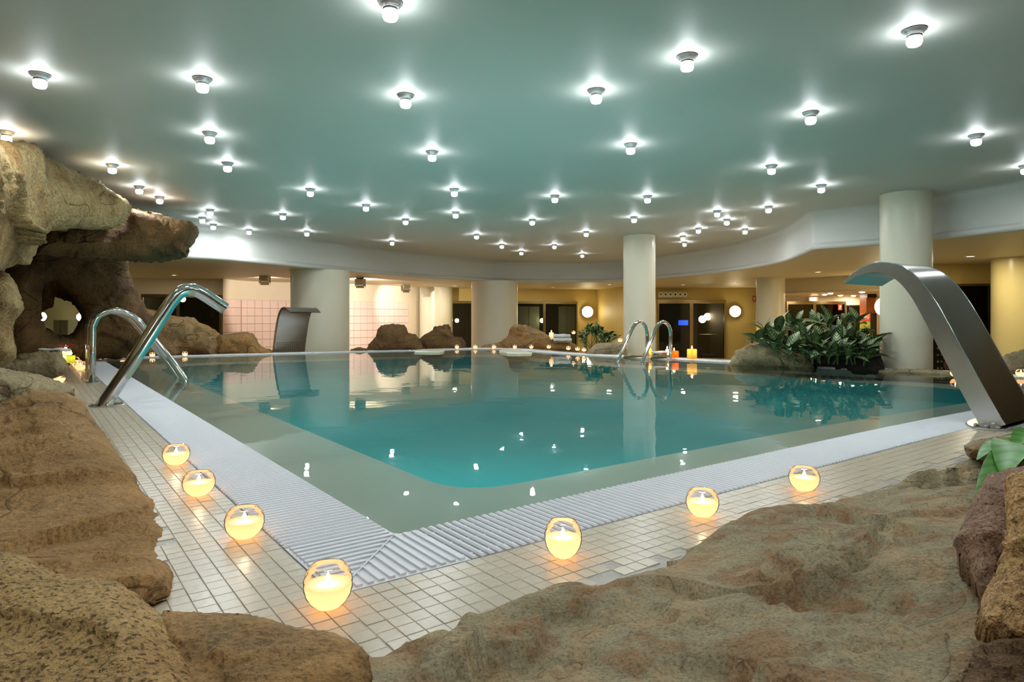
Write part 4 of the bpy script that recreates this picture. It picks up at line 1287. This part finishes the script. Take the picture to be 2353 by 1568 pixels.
# ------------------------------------------------------------------ wall lamps, doors, signs
def wall_lamp(px, py, d, r, label, rz=0.0):
    t = thing('wall_lamp', label, 'wall lamp', P(px, py, d), rz, 'round wall lamps')
    obj('lamp_glass', rot_x90(lathe([(r, 0.0), (r * 0.97, 0.05), (r * 0.82, 0.10), (r * 0.5, 0.13), (0.001, 0.14)], 28)), M['wall_lamp'], t, True)
    obj('back_plate', rot_x90(lathe([(0.001, -0.03), (r * 1.06, -0.03), (r * 1.06, 0.012), (r, 0.014)], 28)), M['frame'], t, True)
wall_lamp(1350, 717, 26.55, 0.225, 'round glowing wall lamp left of the slim column')
wall_lamp(1689, 716, 24.95, 0.215, 'round glowing wall lamp right of the smoked glass doors')
wall_lamp(98, 728, 17.8, 0.12, 'left glowing wall lamp seen through the cave window')
wall_lamp(189, 729, 18.1, 0.12, 'right glowing wall lamp seen through the cave window')
wall_lamp(2031, 705, 17.2, 0.24, 'wall lamp seen edge-on at the bar beside the tall column', rz=-1.2)

def door(name, pxs, d0, d1, ytop, label, pane, rail=0.07, mids=(), depth=0.08, bottom=ZF):
    """framed glazing between two pixel columns; mids = pixel positions of uprights"""
    a, b_ = Vector(PX(pxs[0], d0)), Vector(PX(pxs[1], d1))
    t_ = (b_ - a).normalized(); ln = (b_ - a).length
    root = bpy.data.objects.new(name, None); COL.objects.link(root)
    root.location = (a.x, a.y, bottom); root.rotation_euler = (0, 0, math.atan2(t_.y, t_.x))
    root['kind'] = 'structure'; root['label'] = label
    h = zat(ytop, (d0 + d1) / 2) - bottom
    def s_of(px):
        k = (px - CX) / F
        return (k * a.y - a.x) / (t_.x - k * t_.y)
    ups = [0.0] + [s_of(x) for x in mids] + [ln]
    obj('top_rail', box(0, ln, -depth, 0.02, h - rail, h), M['frame'], root)
    for u in ups:
        obj('upright', box(max(0, u - rail / 2), min(ln, u + rail / 2), -depth * 1.05, 0.02, 0, h - rail), M['frame'], root)
    for u0, u1 in zip(ups, ups[1:]):
        obj('pane', box(u0 + rail / 2, u1 - rail / 2, -0.02, -0.008, 0, h - rail), pane, root)
    return root
door('window_1', (326, 508), 19.0, 19.65, 677, 'dark window pair in the cream wall behind the pipe spout', M['pane_dark'], 0.09, (410,))
door('door_1', (1037, 1090), 25.6, 25.8, 692, 'dark door between the pilaster and wide column', M['pane_dark'], 0.10)
door('door_2', (1186, 1326), 26.1, 26.6, 693, 'pair of glass doors left of the wall lamp', M['pane_dark'], 0.10, (1250,))
door('door_3', (1510, 1667), 25.3, 25.1, 690, 'smoked glass double door right of the slim column', M['pane_dark'], 0.13, (1588,))
door('window_2', (2060, 2276), 14.1, 13.8, 653, 'dark window at right behind the large waterfall spout', M['pane_dark'], 0.05)
door('door_4', (1806, 1942), 22.3, 22.1, 693, 'glass door in the back wall of the bar', M['pane_dark'], 0.10, (1870,))

# rooms behind the glazing
def room(name, px0, px1, d0, depth, mat, z1=1.6, label=None):
    x0, x1 = PX(px0, d0)[0], PX(px1, d0)[0]
    V = [(x0, d0, ZF), (x1, d0, ZF), (x1, d0 + depth, ZF), (x0, d0 + depth, ZF), (x0, d0, z1), (x1, d0, z1), (x1, d0 + depth, z1), (x0, d0 + depth, z1)]
    struct(name, (V, [(0, 1, 2, 3), (4, 7, 6, 5), (1, 5, 6, 2), (2, 6, 7, 3), (0, 3, 7, 4)]), mat, label)
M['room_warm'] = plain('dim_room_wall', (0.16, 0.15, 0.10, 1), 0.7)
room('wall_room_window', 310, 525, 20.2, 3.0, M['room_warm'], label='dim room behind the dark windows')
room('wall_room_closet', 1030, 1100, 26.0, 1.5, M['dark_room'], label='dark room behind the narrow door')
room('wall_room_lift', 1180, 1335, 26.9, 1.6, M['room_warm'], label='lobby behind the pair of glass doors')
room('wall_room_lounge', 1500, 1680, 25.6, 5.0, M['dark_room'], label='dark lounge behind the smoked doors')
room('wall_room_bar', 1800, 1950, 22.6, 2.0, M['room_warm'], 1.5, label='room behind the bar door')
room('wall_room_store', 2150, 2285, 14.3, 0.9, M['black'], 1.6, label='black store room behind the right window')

# pale double-leaf lift doors inside the lobby
M['lift'] = plain('pale_lift_door', (0.42, 0.45, 0.32, 1), 0.35, 0.2)
for k, (x0, x1, lab) in enumerate(((1190, 1240, 'left pale lift door behind the glass doors'), (1283, 1322, 'right pale lift door behind the glass doors'))):
    a, b_ = P(x0, 705, 27.6), P(x1, 705, 27.6)
    t = thing('lift_door', lab, 'door', (a.x, 27.6, ZF))
    w = b_.x - a.x
    for j in range(2):
        obj('door_leaf', box(j * w / 2 + 0.01, (j + 1) * w / 2 - 0.01, 0, 0.05, 0, a.z - ZF), M['lift'], t)
    obj('door_header', box(-0.04, w + 0.04, -0.02, 0.05, a.z - ZF, a.z - ZF + 0.07), M['frame'], t)
def globe(px, py, d, r, label):  # glowing balls stand in for lamp reflections; their added light brightens the rooms
    t = thing('glint_ball', label, 'lamp', P(px, py, d), 0, 'glowing balls added behind the glazing')
    obj('lamp_glass', lathe([(0.001, -r)] + [(r * math.cos(a), r * math.sin(a)) for a in np.linspace(-1.4, 1.4, 11)] + [(0.001, r)], 16), M['wall_lamp'], t, True)
    ld = bpy.data.lights.new('room_fill_light', 'POINT'); ld.energy = 14; ld.color = (1.0, 0.88, 0.66); ld.shadow_soft_size = r
    lo = bpy.data.objects.new('room_fill_light', ld); COL.objects.link(lo); lo.parent = t; lo.location = (0, -r * 1.2, 0)
    obj('cap', lathe([(r * 0.35, r * 0.92), (r * 0.3, r * 1.15), (0.001, r * 1.18)], 12), M['frame'], t)
globe(1050, 737, 26.3, 0.085, 'glowing ball standing for a lamp reflection in the narrow dark door')
globe(1246, 737, 27.2, 0.10, 'glowing ball standing for a lamp reflection in the pair of glass doors')
globe(420, 688, 20.9, 0.09, 'small glowing ball added to brighten the room behind the dark windows')
globe(1614, 734, 28.0, 0.16, 'lower-left ball standing for a lamp reflection in the smoked doors')
globe(1626, 728, 28.4, 0.16, 'upper-right ball standing for a lamp reflection in the smoked doors')
# lounge: blue screen, bar table, stool
t = thing('television', 'small blue glowing screen behind the smoked doors', 'television', P(1570, 742, 28.5))
obj('screen', box(-0.21, 0.21, 0, 0.02, -0.11, 0.11), M['screen'], t)
obj('bezel', box(-0.24, 0.24, 0.02, 0.06, -0.14, 0.14), M['black'], t)
t = thing('bar_table', 'tall dark table behind the smoked doors', 'table', (P(1628, 770, 27.0).x, 27.0, ZF))
hh = zat(770, 27.0) - ZF
obj('table_top', shift(lathe([(0.001, 0), (0.36, 0), (0.36, 0.03), (0.001, 0.03)], 24), (0, 0, hh)), M['lift'], t)
obj('pedestal', lathe([(0.04, 0.03), (0.04, hh)], 12), M['brown_wood'], t, True)
obj('base', lathe([(0.26, 0.0), (0.26, 0.03), (0.04, 0.05)], 20), M['brown_wood'], t)

p = P(137, 775, 16.6)
t = thing('storage_cabinet', 'pale cabinet seen through the cave window', 'cabinet', (p.x, 16.6, ZF))
hc_ = zat(736, 16.6) - ZF
obj('body', box(-0.16, 0.22, 0, 0.35, 0, hc_), M['lift'], t)
for k in range(2):
    dr = obj('cabinet_door', box(-0.15 + 0.19 * k, 0.02 + 0.19 * k, -0.015, 0.0, 0.02, hc_ - 0.02), M['lift'], t)
    obj('handle', box(-0.005 + 0.05 * k, 0.005 + 0.05 * k, -0.03, -0.015, hc_ * 0.7, hc_ * 0.85), M['chrome'], dr)
# vent panel with six round nozzles
M['vent'] = plain('vent_panel', (0.55, 0.46, 0.18, 1), 0.5)
a = P(1512, 684, 25.05); b_ = P(1580, 670, 25.0)
t = thing('vent_panel', 'ochre vent panel with six round nozzles above smoked doors', 'vent', (a.x, a.y, a.z))
w, hgt = b_.x - a.x, b_.z - a.z
obj('panel', box(0, w, -0.02, 0.0, 0, hgt), M['vent'], t)
for k in range(6):
    cx_ = w * (k + 0.5) / 6
    o = obj('nozzle', shift(rot_x90(lathe([(0.078, 0.0), (0.078, 0.03), (0.060, 0.04), (0.045, 0.03)], 20)), (cx_, -0.02, hgt / 2)), M['white'], t, True)
    obj('opening', shift(rot_x90(disc(0.050, 0.022, 18)), (cx_, -0.02, hgt / 2)), M['black'], o)

# red sign plates
def sign(px0, px1, py0, py1, d, label):
    a = P(px0, py1, d); b_ = P(px1, py0, d)
    t = thing('wall_sign', label, 'sign', a)
    w, h = b_.x - a.x, b_.z - a.z
    obj('plate', box(0, w, -0.01, 0.01, 0, h), M['red'], t)
    obj('pictogram', box(w * 0.3, w * 0.5, -0.014, -0.01, h * 0.2, h * 0.75), M['white'], t)
    obj('pictogram', box(w * 0.56, w * 0.72, -0.014, -0.01, h * 0.5, h * 0.8), M['white'], t)
sign(1729, 1737.5, 680, 694, 24.8, 'small red and white wall sign left of the bar column')
sign(1926, 1934.5, 700, 713, 21.9, 'small red wall sign behind the bar plant')

# ------------------------------------------------------------------ bar
barL = [(1895, 676), (1908, 673.5), (1931, 678), (1961, 679), (1981, 670.5)]
M['bar_lamp'] = emit('bar_downlight_lit', (1.0, 0.78, 0.50, 1), 70.0)
M['bar_lamp'].cycles.emission_sampling = 'NONE'
BAR_LD = bpy.data.lights.new('bar_beam', 'AREA'); BAR_LD.shape = 'DISK'; BAR_LD.size = 0.12; BAR_LD.energy = 12; BAR_LD.color = (1.0, 0.80, 0.58)
for k, (x, y) in enumerate(barL):
    p = CE(x, y, 1.46)
    t = thing('bar_downlight', 'small warm bar downlight, %s from left' % ORD[k], 'ceiling light', p, 0, 'warm downlights over the bar')
    obj('lamp_glass', lathe([(0.075, -0.004), (0.06, -0.03), (0.001, -0.04)], 18), M['bar_lamp'], t)
    obj('trim_ring', lathe([(0.10, 0.0), (0.10, -0.012), (0.075, -0.014)], 18), M['white'], t)
    lo = bpy.data.objects.new('bar_beam', BAR_LD); COL.objects.link(lo); lo.parent = t; lo.location = (0, 0, -0.045)
# emergency light box
p = P(1866, 688, 22.0)
t = thing('emergency_light', 'small emergency light box over the bar door', 'emergency light', p)
obj('housing', box(-0.15, 0.15, -0.10, 0, -0.07, 0.07), M['cream_wall'], t)
for s_ in (-1, 1):
    obj('lamp_glass', shift(rot_x90(lathe([(0.03, 0.0), (0.025, 0.02), (0.001, 0.03)], 12)), (0.05 * s_, -0.10, 0)), M['bar_lamp'], t)
# counter
a = P(1905, 765, 18.6); b_ = P(2060, 772, 17.6)
t = thing('bar_counter', 'dark bar counter behind the variegated plant', 'counter', (a.x, 18.3, ZF))
w = b_.x - a.x
obj('counter_top', box(0, w, -0.35, 0.35, 1.06, 1.10), M['brown_wood'], t)
obj('counter_front', box(0.04, w, -0.3, -0.26, 0, 1.06), M['black'], t)
ztop = ZF + 1.10
# menu board
d_ = 17.6
a = P(1976, 776, d_); b_ = P(2000, 720, d_)
t = thing('menu_board', 'bright menu board with red header at the bar, reading nini', 'menu board', (a.x, d_, a.z))
w, h = b_.x - a.x, b_.z - a.z
# food picture: procedural flat print
m, N, L = new_mat('food_print'); bb = N['Principled BSDF']
tc = N.new('ShaderNodeTexCoord'); nz = N.new('ShaderNodeTexNoise'); nz.inputs['Scale'].default_value = 9; nz.inputs['Detail'].default_value = 3
L.new(tc.outputs['Object'], nz.inputs['Vector'])
sx = N.new('ShaderNodeSeparateXYZ'); L.new(tc.outputs['Object'], sx.inputs[0])
ad = N.new('ShaderNodeMath'); ad.operation = 'MULTIPLY_ADD'; ad.inputs[1].default_value = 0.9; L.new(sx.outputs[2], ad.inputs[0]); L.new(nz.outputs['Fac'], ad.inputs[2])
rp = N.new('ShaderNodeValToRGB'); e = rp.color_ramp.elements
e[0].position = 0.45; e[0].color = (0.75, 0.14, 0.02, 1); e[1].position = 0.95; e[1].color = (0.12, 0.40, 0.02, 1)
x_ = e.new(0.65); x_.color = (0.85, 0.50, 0.10, 1)
L.new(ad.outputs[0], rp.inputs[0]); L.new(rp.outputs[0], bb.inputs['Base Color'])
M['food'] = m
obj('picture_panel', box(0, w, 0, 0.02, 0, h * 0.67), M['food'], t)
obj('header_panel', box(0, w, -0.002, 0.02, h * 0.67, h), M['red'], t)
fc = bpy.data.curves.new('lettering', 'FONT'); fc.body = 'nini'; fc.size = 0.155; fc.extrude = 0.002
fo = bpy.data.objects.new('lettering_tmp', fc); COL.objects.link(fo)
bpy.context.view_layer.update()
dg = bpy.context.evaluated_depsgraph_get()
me = bpy.data.meshes.new_from_object(fo.evaluated_get(dg))
bpy.data.objects.remove(fo)
me.materials.clear(); me.materials.append(M['white'])
lt = obj('lettering', me, None, t); lt.location = (w * 0.07, -0.006, h * 0.76); lt.rotation_euler = (math.pi / 2, 0, 0)
obj('board_case', box(w + 0.01, w + 0.16, -0.02, 0.2, -0.02, h), M['black'], t)
obj('stand_leg', box(w * 0.3, w * 0.7, 0.03, 0.06, ztop - a.z, 0), M['black'], t)
# blackboard + wood column at the bar back
a = P(1946, 800, 21.5); b_ = P(1990, 704, 21.5)
t = thing('blackboard', 'black menu blackboard on the bar back wall', 'board', (a.x, 21.5, a.z))
obj('board', box(0, b_.x - a.x, 0, 0.03, 0, b_.z - a.z), M['black'], t)
obj('board_frame', box(-0.03, b_.x - a.x + 0.03, 0.01, 0.04, b_.z - a.z, b_.z - a.z + 0.04), M['brown_wood'], t)
a = P(1991, 790, 20.4); b_ = P(2012, 672, 20.4)
t = thing('bar_cabinet', 'reddish wood cabinet at the right end of the bar', 'cabinet', (a.x, 20.4, ZF))
obj('body', box(0, b_.x - a.x, 0, 0.4, 0, zat(684, 20.4) - ZF), plain('reddish_wood', (0.42, 0.13, 0.04, 1), 0.4, vary=0.2, scale=6), t)
obj('top_box', box(0, b_.x - a.x, -0.05, 0.4, zat(684, 20.4) - ZF, zat(672, 20.4) - ZF), M['black'], t)
# bottles on a blue box
d_ = 17.9
p = P(1925, 765, d_)
t = thing('drinks_box', 'blue box carrying two bottles on the bar', 'box', (p.x, d_, ztop))
obj('body', box(-0.12, 0.14, -0.1, 0.1, 0, zat(750, d_) - ztop), plain('blue_card', (0.10, 0.16, 0.30, 1), 0.6), t)
obj('lid', box(-0.13, 0.15, -0.11, 0.11, zat(750, d_) - ztop, zat(750, d_) - ztop + 0.02), plain('blue_card_lid', (0.16, 0.24, 0.42, 1), 0.6), t)
M['label_yellow'] = plain('bottle_label_yellow', (0.8, 0.6, 0.05, 1), 0.5)
M['label_teal'] = plain('bottle_label_teal', (0.05, 0.35, 0.35, 1), 0.5)
for k, (x, lab, lm) in enumerate(((1926, 'left bottle with teal label on the blue box', 'label_teal'), (1933, 'right bottle with yellow label on the blue box', 'label_yellow'))):
    t = thing('bottle', lab, 'bottle', P(x, 748.2, d_ - 0.02 * k), 0, 'bottles on the bar')
    hb = 0.235
    obj('glass', lathe([(0.001, 0), (0.04, 0), (0.04, hb * 0.6), (0.018, hb * 0.78), (0.016, hb * 0.9)], 16), M['bottle_glass'], t, True)
    obj('cap', lathe([(0.019, hb * 0.9), (0.019, hb), (0.001, hb)], 12), M['white'], t)
    obj('label', lathe([(0.0408, hb * 0.1), (0.0408, hb * 0.4)], 16), M[lm], t, True)
# yellow lounge chair half hidden by the plant
p = P(1757, 776, 12.4)
t = thing('yellow_chair', 'yellow cushioned chair behind the plant leaves', 'chair', (p.x, p.y, ZF))
zb = p.z - ZF
obj('seat', box(-0.16, 0.16, -0.12, 0.3, zb - 0.06, zb), M['yellow'], t)
V = [(-0.13, -0.02, zb), (0.11, -0.02, zb), (0.16, 0.16, zb + 0.22), (-0.08, 0.16, zb + 0.22)]
V = V + [(x, y + 0.05, z) for x, y, z in V]
obj('backrest', (V, [(0, 1, 2, 3), (7, 6, 5, 4), (0, 4, 5, 1), (1, 5, 6, 2), (2, 6, 7, 3), (3, 7, 4, 0)]), M['yellow'], t)
for sx_ in (-0.14, 0.14):
    for sy_ in (-0.1, 0.28):
        obj('leg', box(sx_ - 0.015, sx_ + 0.015, sy_ - 0.015, sy_ + 0.015, 0, zb - 0.06), M['brown_wood'], t)

# dark drawer cabinet behind the tall column
d_ = 11.3
a = P(2144, 850, d_); b_ = P(2172, 776, d_)
t = thing('drawer_cabinet', 'dark cabinet with glinting drawer pulls right of the tall column', 'cabinet', (a.x, d_, ZF))
w = b_.x - a.x; zt = b_.z - ZF
obj('body', box(-0.2, w, 0.02, 0.5, 0, zt), M['brown_wood'], t)
for k in range(5):
    z1 = zt - 0.02 - k * 0.115
    dr = obj('drawer', box(-0.18, w - 0.02, 0.0, 0.03, z1 - 0.10, z1), M['black'], t)
    for s_ in (0.35, 0.65):
        obj('knob', shift(rot_x90(lathe([(0.016, 0.0), (0.018, 0.02), (0.001, 0.026)], 10)), (w * s_, 0.0, z1 - 0.05)), M['chrome'], dr)
a = P(2172, 852, 11.2); b_ = P(2186, 806, 11.2)
t = thing('wooden_rack', 'narrow brown wooden rack beside the dark cabinet', 'rack', (a.x, 11.2, ZF))
for k in range(2):
    obj('post', box(k * 0.07, k * 0.07 + 0.03, 0, 0.04, 0, b_.z - ZF), M['brown_wood'], t)
for k in range(3):
    obj('rung', box(0, 0.10, 0.005, 0.035, b_.z - ZF - 0.05 - 0.14 * k, b_.z - ZF - 0.02 - 0.14 * k), M['frame'], t)

# ------------------------------------------------------------------ spotlights on the tiled wall
def spot(px, py, d, target, label, power):
    p = P(px, py, d)
    t = thing('spotlight', label, 'spotlight', (p.x, p.y, ZS), 0, 'ceiling spotlights by the tiled wall')
    zz = p.z - ZS
    obj('mount', lathe([(0.04, 0.0), (0.04, -0.02), (0.012, -0.03), (0.012, zz + 0.06)], 12), M['brushed'], t, True)
    dirv = (Vector(target) - p).normalized()
    q = dirv.to_track_quat('Z', 'Y')
    def orient(g): return ([tuple(q @ Vector(v) + Vector((0, 0, zz))) for v in g[0]], g[1])
    obj('housing', orient(box(-0.11, 0.11, -0.08, 0.08, -0.10, 0.06)), M['brushed'], t)
    for a in range(4):
        rot = Matrix.Rotation(a * math.pi / 2, 3, 'Z')
        g = ([tuple(rot @ Vector(v)) for v in [(-0.10, 0.085, 0.06), (0.10, 0.085, 0.06), (0.12, 0.15, 0.15), (-0.12, 0.15, 0.15), (-0.10, 0.092, 0.06), (0.10, 0.092, 0.06), (0.12, 0.157, 0.15), (-0.12, 0.157, 0.15)]],
             [(0, 1, 2, 3), (7, 6, 5, 4), (0, 4, 5, 1), (2, 6, 7, 3), (1, 5, 6, 2), (0, 3, 7, 4)])
        obj('barn_door', orient(g), M['brushed'], t)
    obj('lens', orient(disc(0.06, 0.062, 18)), M['white'], t)
    ld = bpy.data.lights.new('spot_light', 'SPOT'); ld.energy = power; ld.color = (1.0, 0.90, 0.80); ld.spot_size = 1.5; ld.spot_blend = 0.5; ld.shadow_soft_size = 0.05
    lo = bpy.data.objects.new('spot_light', ld); COL.objects.link(lo); lo.parent = t
    lo.location = (dirv * 0.08 + Vector((0, 0, zz)))
    lo.rotation_euler = dirv.to_track_quat('-Z', 'Y').to_euler()
spot(607, 640, 18.0, P(640, 690, 21.2), 'spotlight with barn doors left of the wide column', SPOT_W * 0.35)
spot(826, 649, 18.6, P(868, 668, 22.9), 'spotlight with barn doors right of the wide column', SPOT_W)
spot(934, 659, 22.3, P(900, 720, 24.5), 'smaller spotlight right of the pink tiles', SPOT_W * 0.14)

# ------------------------------------------------------------------ extra soffit downlights, added to brighten the walls and soffit
SOF_LD = bpy.data.lights.new('soffit_fill_beam', 'AREA'); SOF_LD.shape = 'DISK'; SOF_LD.size = 0.14; SOF_LD.energy = 26; SOF_LD.color = (1.0, 0.86, 0.62)
M['soffit_fill'] = emit('added_soffit_light_lit', (1.0, 0.88, 0.66, 1), 6.0); M['soffit_fill'].cycles.emission_sampling = 'NONE'
for (px, d_, lab) in [(400, 17.6, 'added soffit downlight before the dark windows'), (1045, 23.6, 'added soffit downlight before the narrow dark door'), (1270, 24.6, 'added soffit downlight before the pair of glass doors'), (1400, 22.6, 'added soffit downlight left of the slim column'), (1570, 22.8, 'added soffit downlight before the smoked doors'), (1690, 21.5, 'added soffit downlight left of the bar column'), (1880, 16.4, 'flush soffit downlight before the bar'), (2230, 12.2, 'added soffit downlight before the right window'), (2420, 11.0, 'added soffit downlight beyond the right edge')]:
    x, y = PX(px, d_)
    t = thing('added_soffit_light', lab, 'ceiling light', (x, y, ZS), 0, 'added soffit downlights')
    obj('trim_ring', lathe([(0.10, 0.0), (0.10, -0.008), (0.075, -0.010)], 20), M['white'], t)
    obj('lamp_glass', disc(0.075, -0.004, 18, True), M['soffit_fill'], t)
    lo = bpy.data.objects.new('soffit_fill_beam', SOF_LD); COL.objects.link(lo); lo.parent = t; lo.location = (0, 0, -0.014)

# ------------------------------------------------------------------ plants
def leaf_mesh(name, mat, width=0.36, droop=0.25, fold=0.10, n=7):
    V, Fc = [], []
    for i in range(n + 1):
        t = i / n
        wd = width / 2 * math.sin(math.pi * min(1, t ** 0.8)) ** 0.8 * (1.0 if t < 1 else 0)
        if i in (0, n): wd = 0.008
        z = 0.12 * math.sin(t * math.pi) - droop * t * t
        V += [(-wd, t, z + fold * wd * 2), (0, t, z), (wd, t, z + fold * wd * 2)]
    for i in range(n):
        a = i * 3
        Fc += [(a, a + 1, a + 4, a + 3), (a + 1, a + 2, a + 5, a + 4)]
    me = mesh(name, V, Fc, True); me.materials.append(mat)
    return me
def place_leaf(me, parent, base_, direction, up_hint, size, roll=0.0):
    dv = Vector(direction).normalized()
    x = dv.cross(Vector(up_hint))
    if x.length < 1e-3: x = Vector((1, 0, 0))
    x.normalize(); z = x.cross(dv)
    R_ = Matrix((x, dv, z)).transposed().to_4x4() @ Matrix.Rotation(roll, 4, 'Y')
    o = obj('leaf', me, None, parent)
    o.matrix_local = Matrix.Translation(Vector(base_)) @ R_ @ Matrix.Scale(size, 4)
    return o
def shrub(label, cat, base_, stems, meshes, size, per, seed, mat_stem='stem', stem_r=0.008):
    rr = random.Random(seed)
    t = thing('potted_shrub' if cat == 'shrub' else 'leafy_plant', label, cat, base_)
    for (foot, top) in stems:
        f_, tp = Vector(foot) - Vector(base_), Vector(top) - Vector(base_)
        mid = f_.lerp(tp, 0.5) + Vector((rr.uniform(-.03, .03), rr.uniform(-.03, .03), 0.02))
        pth = smooth_path([f_, mid, tp], 3)
        obj('stem', tube(pth, stem_r, 6), M[mat_stem], t, True)
        ax = (tp - f_).normalized()
        for k in range(per):
            a = k * 2.4 + rr.random()
            el = rr.uniform(0.05, 1.3)
            hx = Vector((math.cos(a), math.sin(a), 0))
            dv = hx * math.cos(el) + (ax * 0.6 + ZV * 0.4).normalized() * math.sin(el)
            pos = tp - ax * rr.uniform(0.0, 0.28) * (tp - f_).length
            place_leaf(rr.choice(meshes), t, pos, dv, (0, 0, 1), size * rr.uniform(0.75, 1.2), rr.uniform(-0.4, 0.4))
    return t
vm = [leaf_mesh('leaf', M['leaf_var'], 0.40, 0.05), leaf_mesh('leaf', M['leaf_var'], 0.44, 0.2), leaf_mesh('leaf', M['leaf_var'], 0.36, 0.0)]
stems = []
for (fx, fy, tx, ty, d) in [(1800, 825, 1757, 765, 9.9), (1800, 825, 1735, 782, 9.8), (1815, 828, 1790, 760, 9.9), (1825, 830, 1800, 790, 9.5), (1840, 832, 1832, 740, 10.1),
                            (1850, 832, 1815, 745, 10.2), (1860, 834, 1850, 775, 9.6), (1870, 836, 1875, 745, 10.1), (1880, 836, 1885, 780, 9.5), (1885, 836, 1866, 800, 9.3),
                            (1895, 838, 1905, 745, 10.1), (1905, 838, 1915, 775, 9.6), (1915, 838, 1930, 795, 9.3), (1925, 840, 1945, 745, 10.0), (1935, 840, 1955, 775, 9.5),
                            (1945, 840, 1968, 740, 9.9), (1955, 840, 1985, 785, 9.4), (1960, 840, 1950, 805, 9.15), (1975, 842, 1998, 800, 9.2), (1985, 842, 2010, 790, 9.3), (1835, 832, 1780, 800, 9.4), (1985, 842, 1990, 815, 9.05)]:
    stems.append((P(fx, fy, d - 0.05), P(tx, ty, d)))
for (fx, tx, ty, d) in [(1800, 1775, 795, 9.35), (1825, 1815, 806, 9.25), (1850, 1842, 808, 9.2), (1868, 1862, 815, 9.1), (1885, 1888, 812, 9.1), (1905, 1908, 818, 9.05), (1925, 1925, 812, 9.05), (1945, 1948, 820, 8.95), (1965, 1970, 815, 8.95), (1985, 2000, 822, 8.9), (1900, 1895, 790, 9.4), (1940, 1935, 788, 9.4), (1860, 1840, 786, 9.5), (1960, 1975, 770, 9.6)]:
    stems.append((P(fx, 838, d + 0.08), P(tx, ty, d)))
shrub('large variegated leafy plant on rocks before the tall column', 'plant', P(1890, 840, 9.6), stems, vm, 0.30, 9, 3, stem_r=0.012)
gm = [leaf_mesh('leaf', M['leaf_green'], 0.42, 0.15), leaf_mesh('leaf', M['leaf_green'], 0.5, 0.3)]
stems = []
rr = random.Random(8)
for k in range(26):
    fx = rr.uniform(1345, 1400); tx = 1372 + (rr.random() - 0.5) * 105; top = 745 + abs(tx - 1362) * 0.55 + rr.uniform(-6, 30)
    stems.append((P(fx, 812, 13.6), P(tx, min(top, 800), 13.7 + rr.uniform(-0.35, 0.3))))
shrub('dark green shrub beside the wall lamp, left of the slim column', 'shrub', P(1372, 815, 13.7), stems, gm, 0.135, 8, 5)
# bright leaves at the right foreground
t = thing('leafy_plant', 'bright green leaves at the right edge above the pitted rock', 'plant', P(2400, 1075, 2.3))
b0 = P(2400, 1075, 2.3)
bm_ = [leaf_mesh('leaf', M['leaf_bright'], 0.32, 0.12, 0.16), leaf_mesh('leaf', M['leaf_bright'], 0.27, 0.2, 0.16)]
for k, (x0, y0, d0, x1, y1, d1) in enumerate([(2370, 1042, 2.35, 2243, 1034, 2.25), (2380, 1030, 2.5, 2262, 1012, 2.55), (2395, 1018, 2.4, 2300, 994, 2.45), (2375, 1062, 2.2, 2252, 1082, 2.0), (2390, 1050, 2.3, 2300, 1058, 2.0), (2400, 1030, 2.4, 2330, 992, 2.2), (2400, 1040, 2.4, 2460, 990, 2.5), (2400, 1060, 2.2, 2440, 1080, 1.9)]):
    p0, p1 = P(x0, y0, d0), P(x1, y1, d1)
    place_leaf(bm_[k % 2], t, p0 - b0, p1 - p0, (0, 0, 1), (p1 - p0).length, 0.15 * (-1) ** k)
    obj('stem', tube([tuple(p0 - b0), tuple(P(2400, 1062, 2.35) - b0), (0, 0, -0.03)], 0.004, 6), M['stem'], t)

# added pool lamps below the near ledge, out of sight
pa, pb, pc = OBP[0], OBP[1], OBP[5]
for (q0, q1, fr, lab) in ((pa, pb, 0.25, 'added underwater lamp in the near right basin wall'), (pa, pb, 0.75, 'added underwater lamp near the right end of the basin wall'), (pc, pa, 0.75, 'added underwater lamp in the near left basin wall'), (pc, pa, 0.35, 'added underwater lamp towards the far end of the left basin wall')):
    tt = (q1 - q0).normalized(); nin = Vector((-tt.y, tt.x))
    added_pool_lamp(q0.lerp(q1, fr) + nin * 0.02, nin, lab)
